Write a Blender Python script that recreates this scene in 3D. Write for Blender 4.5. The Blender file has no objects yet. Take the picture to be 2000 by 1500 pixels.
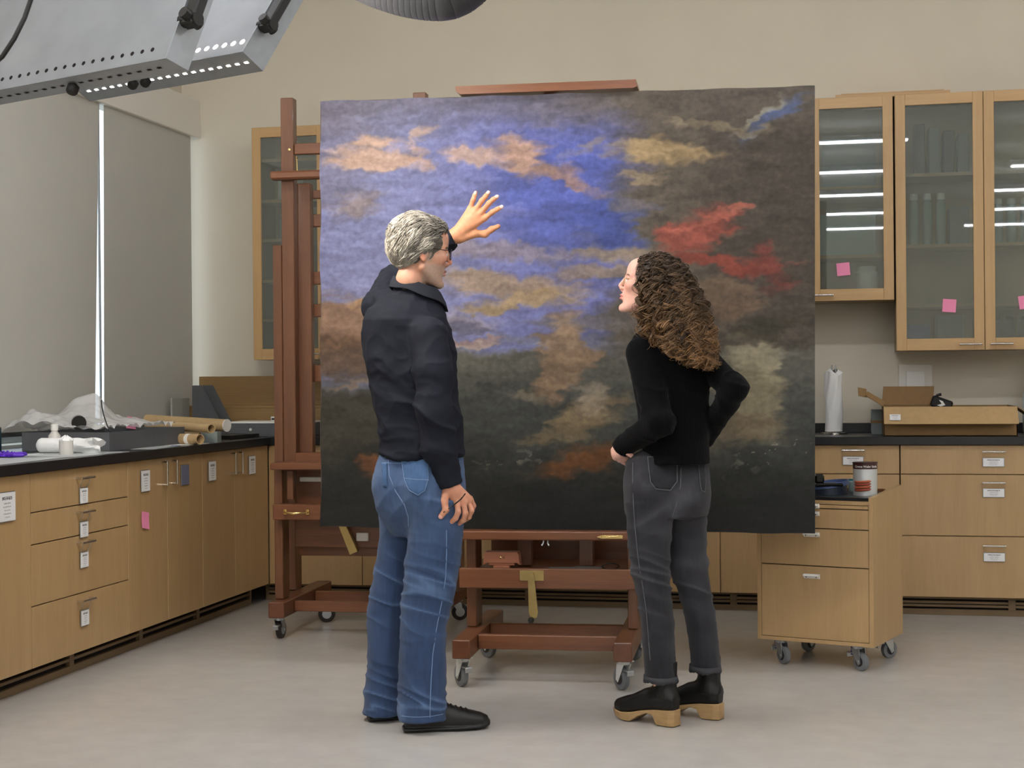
import bpy, math, random, bmesh
import numpy as np
from mathutils import Vector, Matrix
from mathutils.bvhtree import BVHTree
random.seed(7); RNG = np.random.default_rng(7)
SC = bpy.context.scene
COL = SC.collection
# ------------------------------------------------------------------ camera, world, light, exposure
F_PX = 3030.0; CAM_H = 1.223
YAW = math.radians(12.1); PITCH = math.atan(-9 / F_PX); ROLL = .009
def _basis():
    F = np.array([-math.sin(YAW) * math.cos(PITCH), math.cos(YAW) * math.cos(PITCH), math.sin(PITCH)])
    R0 = np.array([math.cos(YAW), math.sin(YAW), 0.]); U0 = np.cross(R0, F)
    return R0 * math.cos(ROLL) - U0 * math.sin(ROLL), U0 * math.cos(ROLL) + R0 * math.sin(ROLL), F
CR, CU, CF = _basis(); CC = np.array([0, 0, CAM_H])
def at(x, y, Y):          # point of the room seen at (x, y) of the photograph, Y metres into the room
    d = CF + CR * (x - 1000) / F_PX - CU * (y - 750) / F_PX
    return CC + d * (Y / d[1])
def atz(x, y, Z):         # point seen at (x, y) lying at height Z
    d = CF + CR * (x - 1000) / F_PX - CU * (y - 750) / F_PX
    return CC + d * ((Z - CAM_H) / d[2])
cam = bpy.data.cameras.new('camera'); camo = bpy.data.objects.new('camera', cam); COL.objects.link(camo)
cam.sensor_fit = 'HORIZONTAL'; cam.sensor_width = 36; cam.lens = F_PX * 36 / 2000
cam.clip_start = .05; cam.clip_end = 200
M = Matrix(((CR[0], CU[0], -CF[0], 0), (CR[1], CU[1], -CF[1], 0), (CR[2], CU[2], -CF[2], CAM_H), (0, 0, 0, 1)))
camo.matrix_world = M; SC.camera = camo
SC.view_settings.view_transform = 'Standard'; SC.view_settings.look = 'None'
SC.view_settings.exposure = 0.0; SC.view_settings.gamma = 1; SC.view_settings.use_curve_mapping = False
W = bpy.data.worlds.new('world'); SC.world = W; W.use_nodes = True
W.node_tree.nodes['Background'].inputs[0].default_value = (.80, .90, 1, 1)
W.node_tree.nodes['Background'].inputs[1].default_value = 2.2
LAMP_E = 40.0            # strength of the tube diffusers
RIG_E = 24.0             # watts of each exam lamp
# ------------------------------------------------------------------ materials
MATS = {}
def lin(c):
    if isinstance(c, str):
        c = [int(c[i:i + 2], 16) / 255 for i in (0, 2, 4)]
    return tuple(((v / 12.92) if v <= .04045 else ((v + .055) / 1.055) ** 2.4) for v in c) + (1,)
def mat(name, col, rough=.6, metal=0, noise=0, nscale=20, bump=0, bscale=200, spec=.5, trans=0, alpha=1, emit=None, estr=0, coat=0, ior=1.45, sheen=0, stretch=(1, 1, 1)):
    m = bpy.data.materials.new(name); m.use_nodes = True; nt = m.node_tree; b = nt.nodes['Principled BSDF']
    b.inputs['Base Color'].default_value = lin(col); b.inputs['Roughness'].default_value = rough
    b.inputs['Metallic'].default_value = metal; b.inputs['Specular IOR Level'].default_value = spec
    b.inputs['Transmission Weight'].default_value = trans; b.inputs['Alpha'].default_value = alpha
    b.inputs['Coat Weight'].default_value = coat; b.inputs['IOR'].default_value = ior
    b.inputs['Sheen Weight'].default_value = sheen
    if emit: b.inputs['Emission Color'].default_value = lin(emit); b.inputs['Emission Strength'].default_value = estr
    if noise or bump:
        tc = nt.nodes.new('ShaderNodeTexCoord'); mp = nt.nodes.new('ShaderNodeMapping')
        mp.inputs['Scale'].default_value = stretch; nt.links.new(tc.outputs['Object'], mp.inputs[0])
    if noise:
        n = nt.nodes.new('ShaderNodeTexNoise'); n.inputs['Scale'].default_value = nscale; n.inputs['Detail'].default_value = 5
        nt.links.new(mp.outputs[0], n.inputs[0])
        r = nt.nodes.new('ShaderNodeMapRange'); r.inputs[1].default_value = .3; r.inputs[2].default_value = .7
        r.inputs[3].default_value = 1 - noise; r.inputs[4].default_value = 1 + noise
        nt.links.new(n.outputs[0], r.inputs[0])
        mx = nt.nodes.new('ShaderNodeVectorMath'); mx.operation = 'SCALE'; mx.inputs[0].default_value = lin(col)[:3]
        nt.links.new(r.outputs[0], mx.inputs['Scale']); nt.links.new(mx.outputs[0], b.inputs['Base Color'])
    if bump:
        n2 = nt.nodes.new('ShaderNodeTexNoise'); n2.inputs['Scale'].default_value = bscale; nt.links.new(mp.outputs[0], n2.inputs[0])
        bp = nt.nodes.new('ShaderNodeBump'); bp.inputs['Strength'].default_value = bump; bp.inputs['Distance'].default_value = .01
        nt.links.new(n2.outputs[0], bp.inputs['Height']); nt.links.new(bp.outputs[0], b.inputs['Normal'])
    MATS[name] = m; return m
def wood(name, c1, c2, stretch=(14, 14, 1.0), rough=.42, coat=.0, band=.5):
    m = bpy.data.materials.new(name); m.use_nodes = True; nt = m.node_tree; b = nt.nodes['Principled BSDF']; L = nt.links.new
    tc = nt.nodes.new('ShaderNodeTexCoord'); oi = nt.nodes.new('ShaderNodeObjectInfo')
    ad = nt.nodes.new('ShaderNodeVectorMath'); ad.operation = 'ADD'
    sc = nt.nodes.new('ShaderNodeVectorMath'); sc.operation = 'SCALE'; sc.inputs['Scale'].default_value = 9.0
    cb = nt.nodes.new('ShaderNodeCombineXYZ')
    for i in range(3): L(oi.outputs['Random'], cb.inputs[i])
    L(cb.outputs[0], sc.inputs[0]); L(tc.outputs['Object'], ad.inputs[0]); L(sc.outputs[0], ad.inputs[1])
    mp = nt.nodes.new('ShaderNodeMapping'); mp.inputs['Scale'].default_value = stretch; L(ad.outputs[0], mp.inputs[0])
    n1 = nt.nodes.new('ShaderNodeTexNoise'); n1.inputs['Scale'].default_value = 1.0; n1.inputs['Detail'].default_value = 3; n1.inputs['Distortion'].default_value = .6
    n2 = nt.nodes.new('ShaderNodeTexNoise'); n2.inputs['Scale'].default_value = 9.0; n2.inputs['Detail'].default_value = 6
    L(mp.outputs[0], n1.inputs[0]); L(mp.outputs[0], n2.inputs[0])
    mx = nt.nodes.new('ShaderNodeMix'); mx.inputs[0].default_value = .45; L(n1.outputs[0], mx.inputs[2]); L(n2.outputs[0], mx.inputs[3])
    rp = nt.nodes.new('ShaderNodeValToRGB'); rp.color_ramp.elements[0].position = .5 - band / 2; rp.color_ramp.elements[1].position = .5 + band / 2
    rp.color_ramp.elements[0].color = lin(c1); rp.color_ramp.elements[1].color = lin(c2)
    L(mx.outputs[0], rp.inputs[0]); L(rp.outputs[0], b.inputs['Base Color'])
    b.inputs['Roughness'].default_value = rough; b.inputs['Coat Weight'].default_value = coat
    bp = nt.nodes.new('ShaderNodeBump'); bp.inputs['Strength'].default_value = .06; bp.inputs['Distance'].default_value = .002
    L(n2.outputs[0], bp.inputs['Height']); L(bp.outputs[0], b.inputs['Normal'])
    MATS[name] = m; return m
WALLC = 'd3cbb8'
mat('wall', WALLC, .75, noise=.02, nscale=3, bump=.03, bscale=300)
mat('wall_grey', 'a5a59c', .75, bump=.03, bscale=300)
mat('ceiling', 'dcdad2', .9)
mat('floor', 'b9b5ae', .24, noise=.04, nscale=9, bump=.015, bscale=40, spec=.45)
mat('shade', 'cbc8bf', .85, noise=.02, nscale=2, bump=.05, bscale=600)
mat('valence', 'e6e2d8', .6)
mat('black_top', '1d1e20', .28, noise=.25, nscale=150)
wood('maple', 'a5855a', 'b8996d', (13, 13, .9), .40, band=.6)
wood('maple_h', 'a5855a', 'b8996d', (.9, 13, 13), .42, band=.6)
wood('oak', 'b08c5a', 'c5a270', (.8, 22, 22), .40, band=.6)
wood('oak_v', 'b08c5a', 'c5a270', (22, 22, .8), .40, band=.6)
wood('maple_in', '96815f', 'a8946f', (13, 13, .9), .5)
wood('cherry_v', '58351f', '7a4f33', (26, 26, 1.3), .36, coat=.15, band=.5)
wood('cherry_h', '5e3520', '80502f', (1.3, 26, 26), .36, coat=.15, band=.5)
wood('cherry_y', '55301d', '73462c', (26, 1.3, 26), .36, coat=.15, band=.5)
wood('plinth', '6e5a3c', '80694a', (1, 20, 20), .5)
wood('ply', '7a5f38', '967747', (1.2, 30, 30), .55)
mat('dark_gap', '120b07', .9)
mat('chrome', 'd8d4cc', .18, 1)
mat('steel', 'b9bdc0', .35, 1)
mat('alu', '95989a', .5, .3, noise=.10, nscale=5, bump=.02, bscale=60)
mat('alu_edge', '9a9fa2', .42, .45, noise=.05, nscale=30)
mat('brass', 'b09a66', .42, 1, noise=.08)
mat('brass_bright', 'dcc080', .25, 1)
mat('black', '15130f', .5)
mat('black_gloss', '0c0c0e', .18)
mat('grey_plastic', 'cfd0cc', .4)
mat('white_plastic', 'eceae4', .35)
mat('rubber', '6f7275', .6)
mat('rubber_dark', '2a2624', .5)
mat('blue_plastic', '2b3290', .35)
mat('paper', 'f0ede6', .8)
mat('paper_roll', 'e9e9e6', .9, bump=.15, bscale=90)
mat('pink', 'f08fb2', .75)
mat('kraft', 'b29468', .85, noise=.05, nscale=40)
mat('kraft_dark', '8b6d47', .85, noise=.05, nscale=40)
mat('tube', 'bb9e72', .7, noise=.05, nscale=60)
mat('grey_board', '595a5c', .8, noise=.05)
mat('film', 'f4f3ef', .22, noise=.03, trans=.2, alpha=.62)
mat('clear', 'f4f8f8', .06, trans=.96, ior=1.12)
mat('purple', '5a2bb4', .45)
mat('navy', '0f3340', .3)
mat('duct', '3f4043', .5, noise=.05)
mat('lamp', 'ffffff', .5, emit='f3f5ff', estr=LAMP_E)
mat('led', 'ffffff', .5, emit='fff6ea', estr=5)
def shade_mat():
    m = MATS['shade']; nt = m.node_tree; L = nt.links.new; b = nt.nodes['Principled BSDF']; o = nt.nodes['Material Output']
    t = nt.nodes.new('ShaderNodeBsdfTranslucent'); t.inputs[0].default_value = (.62, .61, .58, 1); x = nt.nodes.new('ShaderNodeMixShader'); x.inputs[0].default_value = .16
    L(b.outputs[0], x.inputs[1]); L(t.outputs[0], x.inputs[2]); L(x.outputs[0], o.inputs[0])
shade_mat()
def glass_mat():
    m = bpy.data.materials.new('cabinet_glass'); m.use_nodes = True; nt = m.node_tree; L = nt.links.new
    nt.nodes.remove(nt.nodes['Principled BSDF']); o = nt.nodes['Material Output']
    t = nt.nodes.new('ShaderNodeBsdfTransparent'); t.inputs[0].default_value = (.84, .88, .84, 1)
    g = nt.nodes.new('ShaderNodeBsdfGlossy'); g.inputs['Roughness'].default_value = .015
    fr = nt.nodes.new('ShaderNodeFresnel'); fr.inputs[0].default_value = 1.75
    mx = nt.nodes.new('ShaderNodeMixShader'); L(fr.outputs[0], mx.inputs[0]); L(t.outputs[0], mx.inputs[1]); L(g.outputs[0], mx.inputs[2])
    df = nt.nodes.new('ShaderNodeBsdfDiffuse'); df.inputs[0].default_value = (.44, .46, .42, 1); m2 = nt.nodes.new('ShaderNodeMixShader'); m2.inputs[0].default_value = .15
    L(mx.outputs[0], m2.inputs[1]); L(df.outputs[0], m2.inputs[2]); L(m2.outputs[0], o.inputs[0]); MATS['cabinet_glass'] = m
glass_mat()
def print_mat(name, base, ink, lines, dens=40):
    m = mat(name, base, .5); nt = m.node_tree; L = nt.links.new; b = nt.nodes['Principled BSDF']
    tc = nt.nodes.new('ShaderNodeTexCoord'); sp = nt.nodes.new('ShaderNodeSeparateXYZ'); L(tc.outputs['UV'], sp.inputs[0])
    tot = None
    def math2(op, a, c):
        n = nt.nodes.new('ShaderNodeMath'); n.operation = op
        for i, v in enumerate((a, c)):
            if hasattr(v, 'links') or not isinstance(v, (int, float)): L(v, n.inputs[i])
            else: n.inputs[i].default_value = v
        return n.outputs[0]
    nz = nt.nodes.new('ShaderNodeTexNoise'); nz.noise_dimensions = '2D'; nz.inputs['Scale'].default_value = dens; nz.inputs['Detail'].default_value = 0
    L(tc.outputs['UV'], nz.inputs[0]); word = math2('GREATER_THAN', nz.outputs[0], .40)
    for v, h, w, s in lines:
        a = math2('LESS_THAN', math2('ABSOLUTE', math2('SUBTRACT', sp.outputs[1], v), 0), h / 2)
        c = math2('LESS_THAN', math2('ABSOLUTE', math2('SUBTRACT', sp.outputs[0], .5), 0), w / 2)
        q = math2('MULTIPLY', math2('MULTIPLY', a, c), s)
        tot = q if tot is None else math2('MAXIMUM', tot, q)
    tot = math2('MULTIPLY', tot, word)
    mx = nt.nodes.new('ShaderNodeMix'); mx.data_type = 'RGBA'; mx.inputs[6].default_value = lin(base); mx.inputs[7].default_value = lin(ink)
    L(tot, mx.inputs[0]); L(mx.outputs[2], b.inputs['Base Color']); return m
print_mat('card_print', 'e9e9e8', '303036', [(.80, .12, .62, .9), (.62, .05, .4, .6), (.50, .05, .5, .55), (.38, .05, .36, .5), (.26, .05, .45, .5), (.14, .05, .3, .45)], 26)
# ------------------------------------------------------------------ geometry helpers
class G:
    def __init__(s): s.v = []; s.f = []; s.uv = {}
    def add(s, v, f, M=None):
        n = len(s.v)
        if M is not None: v = [tuple(M @ Vector(p)) for p in v]
        s.v += [tuple(p) for p in v]; s.f += [tuple(i + n for i in q) for q in f]; return s
    def box(s, x0, x1, y0, y1, z0, z1, b=0, M=None):
        if b <= 0:
            v = [(x, y, z) for x in (x0, x1) for y in (y0, y1) for z in (z0, z1)]
            return s.add(v, [(0, 1, 3, 2), (4, 6, 7, 5), (0, 4, 5, 1), (2, 3, 7, 6), (0, 2, 6, 4), (1, 5, 7, 3)], M)
        b = min(b, (x1 - x0) * .45, (y1 - y0) * .45, (z1 - z0) * .45); v = []
        lo = (x0, y0, z0); hi = (x1, y1, z1)
        for sx in (0, 1):
            for sy in (0, 1):
                for sz in (0, 1):
                    c = [(hi if q else lo)[i] for i, q in enumerate((sx, sy, sz))]; sg = [(-b if q else b) for q in (sx, sy, sz)]
                    for k in range(3):
                        v.append(tuple(c[i] + (0 if i == k else sg[i]) for i in range(3)))
        I = lambda sx, sy, sz, k: ((sx * 2 + sy) * 2 + sz) * 3 + k
        f = []
        for q in (0, 1):
            o = [(0, 0), (0, 1), (1, 1), (1, 0)]
            A = [I(q, a, c, 0) for a, c in o]; B = [I(a, q, c, 1) for a, c in o]; D = [I(a, c, q, 2) for a, c in o]
            f += [A[::-1] if q else A, B if q else B[::-1], D[::-1] if q else D]
        for a in (0, 1):
            for c in (0, 1):
                f.append((I(a, c, 0, 0), I(a, c, 1, 0), I(a, c, 1, 1), I(a, c, 0, 1)))
                f.append((I(a, 0, c, 0), I(a, 1, c, 0), I(a, 1, c, 2), I(a, 0, c, 2)))
                f.append((I(0, a, c, 1), I(1, a, c, 1), I(1, a, c, 2), I(0, a, c, 2)))
        for a in (0, 1):
            for c in (0, 1):
                for d in (0, 1): f.append((I(a, c, d, 0), I(a, c, d, 1), I(a, c, d, 2)))
        return s.add(v, f, M)
    def tube(s, pts, r, n=10, cap=True, M=None, ref=None):
        pts = [Vector(p) for p in pts]; k = len(pts); rs = r if hasattr(r, '__len__') else [r] * k; v = []; f = []
        t0 = (pts[1] - pts[0]).normalized(); up = Vector(ref) if ref else (Vector((0, 0, 1)) if abs(t0.z) < .9 else Vector((1, 0, 0)))
        a = t0.cross(up).normalized()
        for i, p in enumerate(pts):
            t = (pts[min(i + 1, k - 1)] - pts[max(i - 1, 0)]).normalized()
            a = (a - t * a.dot(t)).normalized(); c = t.cross(a)
            for j in range(n):
                th = 2 * math.pi * j / n; v.append(p + (a * math.cos(th) + c * math.sin(th)) * rs[i])
        for i in range(k - 1):
            for j in range(n):
                f.append((i * n + j, i * n + (j + 1) % n, (i + 1) * n + (j + 1) % n, (i + 1) * n + j))
        if cap: f += [tuple(range(n))[::-1], tuple(range((k - 1) * n, k * n))]
        return s.add(v, f, M)
    def cyl(s, p0, p1, r0, r1=None, n=20, M=None): return s.tube([p0, p1], [r0, r0 if r1 is None else r1], n, True, M)
    def lathe(s, prof, o=(0, 0, 0), n=28, M=None, axis='z'):
        v = []; f = []; k = len(prof)
        for r, z in prof:
            for j in range(n):
                th = 2 * math.pi * j / n; c, d = r * math.cos(th), r * math.sin(th)
                p = (c, d, z) if axis == 'z' else ((z, c, d) if axis == 'x' else (c, z, d))
                v.append((o[0] + p[0], o[1] + p[1], o[2] + p[2]))
        for i in range(k - 1):
            for j in range(n): f.append((i * n + j, i * n + (j + 1) % n, (i + 1) * n + (j + 1) % n, (i + 1) * n + j))
        f += [tuple(range(n))[::-1], tuple(range((k - 1) * n, k * n))]
        return s.add(v, f, M)
    def prism(s, poly, h0, h1, axis='z', M=None):
        n = len(poly); v = []
        for h in (h0, h1):
            for a, c in poly: v.append((a, c, h) if axis == 'z' else ((h, a, c) if axis == 'x' else (a, h, c)))
        f = [tuple(range(n))[::-1], tuple(range(n, 2 * n))] + [(i, (i + 1) % n, n + (i + 1) % n, n + i) for i in range(n)]
        return s.add(v, f, M)
    def build(s, name, m, parent=None, label=None, smooth=False, loc=None):
        me = bpy.data.meshes.new(name); me.from_pydata(s.v, [], s.f); me.update()
        bm = bmesh.new(); bm.from_mesh(me); bmesh.ops.recalc_face_normals(bm, faces=bm.faces[:]); bm.to_mesh(me); bm.free()
        if smooth:
            me.polygons.foreach_set('use_smooth', [True] * len(me.polygons)); me.set_sharp_from_angle(angle=math.radians(38))
        o = bpy.data.objects.new(name, me); COL.objects.link(o); me.materials.append(MATS[m] if isinstance(m, str) else m)
        if parent: o.parent = parent
        if label: o['label'] = label
        if loc is not None: o.location = loc
        return o
def thing(name, label, cat, loc=(0, 0, 0), rz=0, group=None):
    o = bpy.data.objects.new(name, None); COL.objects.link(o); o.location = loc; o.rotation_euler = (0, 0, rz); o.empty_display_size = .1
    o['label'] = label; o['category'] = cat
    if group: o['group'] = group
    return o
def tag(o, label, cat, group=None, kind=None):
    o['label'] = label; o['category'] = cat
    if group: o['group'] = group
    if kind: o['kind'] = kind
    return o
def struct(name, g, m, label=None):
    o = g.build(name, m); o['kind'] = 'structure'
    if label: o['label'] = label
    return o
def card_uv(o, ax=(0, 2)):
    me = o.data; uv = me.uv_layers.new(name='UVMap'); co = np.array([v.co[:] for v in me.vertices]); lo = co.min(0); hi = co.max(0)
    for lp in me.loops:
        c = co[lp.vertex_index]; uv.data[lp.index].uv = [(c[a] - lo[a]) / max(1e-6, hi[a] - lo[a]) for a in ax]
def RZ(a): return Matrix.Rotation(a, 4, 'Z')
def frame(o, x, y, z=None):   # matrix with origin and local axes given
    x = Vector(x).normalized(); y = Vector(y).normalized(); z = x.cross(y) if z is None else Vector(z)
    return Matrix(((x[0], y[0], z[0], o[0]), (x[1], y[1], z[1], o[1]), (x[2], y[2], z[2], o[2]), (0, 0, 0, 1)))
def copy_tree(o, parent=None):
    c = o.copy(); COL.objects.link(c)
    if parent: c.parent = parent
    for ch in list(o.children): copy_tree(ch, c)
    return c
# ------------------------------------------------------------------ room shell
YB = 8.75; XL = -3.90; XR = 4.6; Y0 = -10.5; ZC = 4.2
struct('floor', G().box(-4.4, XR + .2, Y0 - .2, YB + .2, -.12, 0), 'floor')
struct('ceiling', G().box(-4.4, XR + .2, Y0 - .2, YB + .2, ZC, ZC + .1), 'ceiling')
struct('wall_back', G().box(-4.4, XR + .2, YB, YB + .15, 0, ZC), 'wall')
struct('wall_right', G().box(XR, XR + .15, Y0, YB, 0, ZC), 'wall')
struct('wall_front', G().box(-4.4, XR, Y0 - .15, Y0, 0, ZC), 'wall')
struct('wall_left', G().box(-4.25, XL, Y0, YB, 0, .90).box(-4.25, XL, Y0, YB, 2.90, ZC).box(-4.25, XL, Y0, 1.2, .90, 2.90), 'wall')
# roller shade housing and shades
struct('trim_1', G().box(XL, -3.78, 1.0, YB, 2.689, 2.915, .004), 'valence')
g = G().box(-4.20, XL, 1.2, YB, .90, .93); struct('trim_2', g, 'valence')
# windows: frame, mullions and glass
for i, (a, c) in enumerate(((1.2, 4.3), (4.3, 7.44), (7.44, YB))):
    w = G().box(-4.12, -4.04, a, a + .045, .93, 2.9, .004).box(-4.12, -4.04, c - .045, c, .93, 2.9, .004)
    w.box(-4.12, -4.04, a, c, .93, .985, .004).box(-4.12, -4.04, a, c, 2.85, 2.9, .004)
    o = struct('window_%d' % (i + 1), w, 'steel')
    p = G().box(-4.085, -4.075, a + .045, c - .045, .98, 2.86).build('pane', 'clear', o)
for a, c, lab in ((1.5, 4.36, 0), (4.42, 7.425, 1), (7.53, 8.665, 2)):
    t = thing('roller_shade', ('grey roller shade nearest the camera on the left wall', 'wide grey roller shade left of the bright window gap', 'grey roller shade between the bright window gap and the back wall corner')[lab], 'shade', (-3.81, a, 1.0))
    G().prism([(.028 if lab == 2 else 0, 1.69), (0, 0), (c - a, 0), (c - a + (.075 if lab == 1 else 0), 1.69)], -.0012, .0012, 'x').build('fabric', 'shade', t)
    G().box(-.006, .006, 0, c - a, -.025, 0, .003).build('hem_bar', 'steel', t)
t = thing('window_mullion', 'narrow metal mullion in the gap between two roller shades', 'mullion', (-3.95, 7.50, .93))
G().box(-.02, .02, -.012, .012, 0, 1.96, .003).build('post', 'steel', t)
G().box(.125, .135, .008, .02, 0.03, 1.76, .002).build('shade_channel', 'alu', t)
# ceiling light rows
k = 0
fix0 = None
for r in range(7):
    for cx in (-4.275 + 1.0, -.575, 3.125):
        w2 = 1.225 if cx > -3 else .6
        Yf = 5.3 - 2.4 * r
        if fix0 is None or w2 < 1:
            t = thing('ceiling_light', 'x', 'ceiling light', (cx, Yf, 3.62))
            G().box(-w2, w2, -.045, .045, .02, .068, .006).box(-w2, w2, -.045, -.041, .068, .10).box(-w2, w2, .041, .045, .068, .10).box(-w2, -w2 + .004, -.041, .041, .068, .10).box(w2 - .004, w2, -.041, .041, .068, .10).build('housing', 'alu', t)
            G().box(-w2, w2, -.035, .035, .0, .02, .004).build('diffuser', 'lamp', t)
            G().box(-w2, w2, -.035, .035, .0685, .074, .002).build('added_uplight', 'lamp', t)  # upward glow added to brighten the ceiling and walls
            [G().cyl((q, 0, .07), (q, 0, .58), .004, n=6).build('hanger', 'steel', t) for q in (-w2 + .15, w2 - .15)]
            if w2 > 1: fix0 = t
        else:
            t = copy_tree(fix0); t.location = (cx, Yf, 3.62)
        t['label'] = 'long linear tube light hung below the ceiling in a row outside the picture'; t['group'] = 'linear ceiling lights'
# ------------------------------------------------------------------ lower cabinets
def pull(g, cx, z, w=.105, y=-.028):       # wire pull: bar on two standoffs
    g.tube([(cx - w / 2, 0, z), (cx - w / 2, y, z)], .0045, 8).tube([(cx + w / 2, 0, z), (cx + w / 2, y, z)], .0045, 8)
    g.tube([(cx - w / 2 - .004, y, z), (cx + w / 2 + .004, y, z)], .0055, 10); return g
def vpull(g, cx, z, w=.105, y=-.028):
    g.tube([(cx, 0, z - w / 2), (cx, y, z - w / 2)], .0045, 8).tube([(cx, 0, z + w / 2), (cx, y, z + w / 2)], .0045, 8)
    g.tube([(cx, y, z - w / 2 - .004), (cx, y, z + w / 2 + .004)], .0055, 10); return g
def holder(parent, cx, z, w=.07, h=.075, wires=True, y=-.004):
    g = G().box(cx - w / 2, cx + w / 2, y - .004, y, z - h / 2, z + h / 2, .001)
    if wires:
        for s in (-1, 1): g.tube([(cx + s * w * .42, y - .002, z + h / 2), (cx + s * w * .5, y - .012, z + h / 2 + .022), (cx + s * w * .35, y - .016, z + h / 2 + .04)], .0014, 5)
    o = g.build('label_holder', 'steel', parent)
    c = G().box(cx - w / 2 + .003, cx + w / 2 - .003, y - .0055, y - .004, z - h / 2 + .003, z + h / 2 - .003).build('label_card', 'card_print', parent); card_uv(c)
def base_unit(w, fronts, name='base_cabinet', D=.60, sink=.0, left=True):
    """fronts: list of (x0,x1,z0,z1,kind,opts)."""
    def make(label, loc, rz, cat='cabinet'):
        t = thing(name, label, cat, loc, rz)
        G().box(.002, w - .002, .020, D, .10, .872).build('body', 'maple', t)
        for (x0, x1, z0, z1, kind, op) in fronts:
            f = G().box(x0 + .0022, x1 - .0022, 0, .019, z0 + .0022, z1 - .0022, .0012).build('drawer' if kind == 'drawer' else ('door' if kind == 'door' else 'filler_panel'), 'maple', t)
            if op is None: continue
            if kind == 'drawer':
                cx = op.get('hx', (x0 + x1) / 2); hz = z1 - op.get('hz', .035)
                pull(G(), cx, hz).build('handle', 'chrome', f, smooth=True)
                if op.get('card', 1): holder(f, cx, hz - op.get('cd', .075), op.get('cw', .07), op.get('ch', .068), op.get('wires', True))
            else:
                if 'hx' in op: vpull(G(), op['hx'], z1 - .075).build('handle', 'chrome', f, smooth=True)
                if 'cx' in op: holder(f, op['cx'], op['cz'], op.get('cw', .09), op.get('ch', .10), False)
        return t
    return make
def plinth(x0, x1, label, loc, rz, breaks, n=2, H=.098):
    t = thing('toe_kick_grille', label, 'grille', loc, rz); T = H - .004
    G().box(x0, x1, .05, .06, 0.0, T).build('backing', 'dark_gap', t)
    G().box(x0, x1, .03, .05, 0.0, .030, .001).build('bottom_rail', 'plinth', t)
    G().box(x0, x1, .03, .05, T - .012, T, .001).build('top_rail', 'plinth', t)
    hs = (T - .012 - .030) / n
    bs = [x0] + breaks + [x1]
    for i in range(len(bs)):
        G().box(max(x0, bs[i] - .018), min(x1, bs[i] + .018), .029, .05, .03, T - .012, .001).build('upright', 'plinth', t)
    for a, c in zip(bs[:-1], bs[1:]):
        for j in range(1, n):
            zc = .030 + hs * j
            G().box(a + .018, c - .018, .031, .05, zc - .0065, zc + .0065, .001).build('slat', 'plinth', t)
    return t
ZT = .872
# left run, fronts face +X; local x = room Y
def LR(y): return y
X_LF = -3.13
mk = base_unit(1.27, [(0, .635, .10, ZT, 'door', {'hx': .585}), (.635, 1.27, .10, ZT, 'door', {'cx': 1.08, 'cz': .755, 'cw': .125, 'ch': .115})])
mk('double door maple base cabinet cut by the left picture edge, wide label card', (X_LF, 4.29, 0), math.pi / 2)
zs = [.10, .282 + .03, .614, .677 + .075, .864]
dz = [(.10, .320), (.320, .627), (.627, .752), (.752, ZT)]
# measured seams of the four drawer stack
dz = [(.10, .312), (.312, .607), (.607, .702), (.702, ZT)]
mk = base_unit(.845, [(0, .845, .715, ZT, 'drawer', {'hz': .045}), (0, .845, .588, .715, 'drawer', {'hz': .030}), (0, .845, .345, .588, 'drawer', {'hz': .030}), (0, .845, .10, .345, 'drawer', {'hz': .030})])
mk('maple base cabinet with a stack of four drawers on the left run', (X_LF, 5.56, 0), math.pi / 2)
mk = base_unit(.82, [(0, .41, .10, ZT, 'door', {'hx': .355, 'cx': .165, 'cz': .775}), (.41, .82, .10, ZT, 'door', {'hx': .465, 'cx': .60, 'cz': .775})])
t = mk('double door maple base cabinet on the left run with a grey card beside its handles', (X_LF, 6.405, 0), math.pi / 2)
d2 = [c for c in t.children if c.name.startswith('door')][1]
for c in d2.children:
    if c.name.startswith('label_card'): c.data.materials[0] = mat('slate_card', '6d6f86', .6); c['label'] = 'plain slate grey card'
mk = base_unit(.90, [(0, .42, .10, ZT, 'door', {'hx': .37, 'cx': .11, 'cz': .775}), (.42, .90, .10, ZT, 'door', {'hx': .465, 'cx': .65, 'cz': .775})])
mk('double door maple base cabinet at the corner end of the left run, two white cards', (X_LF, 7.225, 0), math.pi / 2)
plinth(0, 3.75, 'slotted maple toe kick grille under the left run of cabinets', (X_LF - .045, 4.30, 0), math.pi / 2, [1.13, 1.72, 2.38, 3.03])
# back run, fronts face -Y
Y_BF = 8.13
G_ = [(-3.13, -2.30, 'door2'), (-2.30, -1.47, 'door2'), (-1.47, -.87, 'door2')]
mk = base_unit(.09, [(0, .09, .10, ZT, 'filler', None)], name='corner_filler_cabinet')
mk('narrow maple filler cabinet in the corner behind the left easel', (-3.13, Y_BF, 0), 0)
labs = ['maple base cabinet on the back run seen under the left easel', 'maple base cabinet on the back run behind the man', 'maple base cabinet on the back run behind the woman']
for (a, c), lb in zip(((-3.04, -2.14), (-2.14, -1.24), (-1.24, -.436)), labs):
    h = (c - a) / 2 if lb != labs[2] else .599
    base_unit(c - a, [(0, h, .10, ZT, 'door', {'hx': h - .05}), (h, c - a, .10, ZT, 'door', {'hx': h + .05})])(lb, (a, Y_BF, 0), 0)
base_unit(.707, [(0, .707, .723, ZT, 'drawer', {'hx': .475, 'hz': .027, 'cd': .054, 'cw': .105, 'ch': .045, 'wires': False}), (0, .707, .411, .723, 'drawer', {'hx': .475, 'card': 0}), (0, .707, .10, .411, 'drawer', {'hx': .475, 'card': 0})])('maple drawer cabinet on the back run behind the rolling cart', (-.436, Y_BF, 0), 0)
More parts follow.
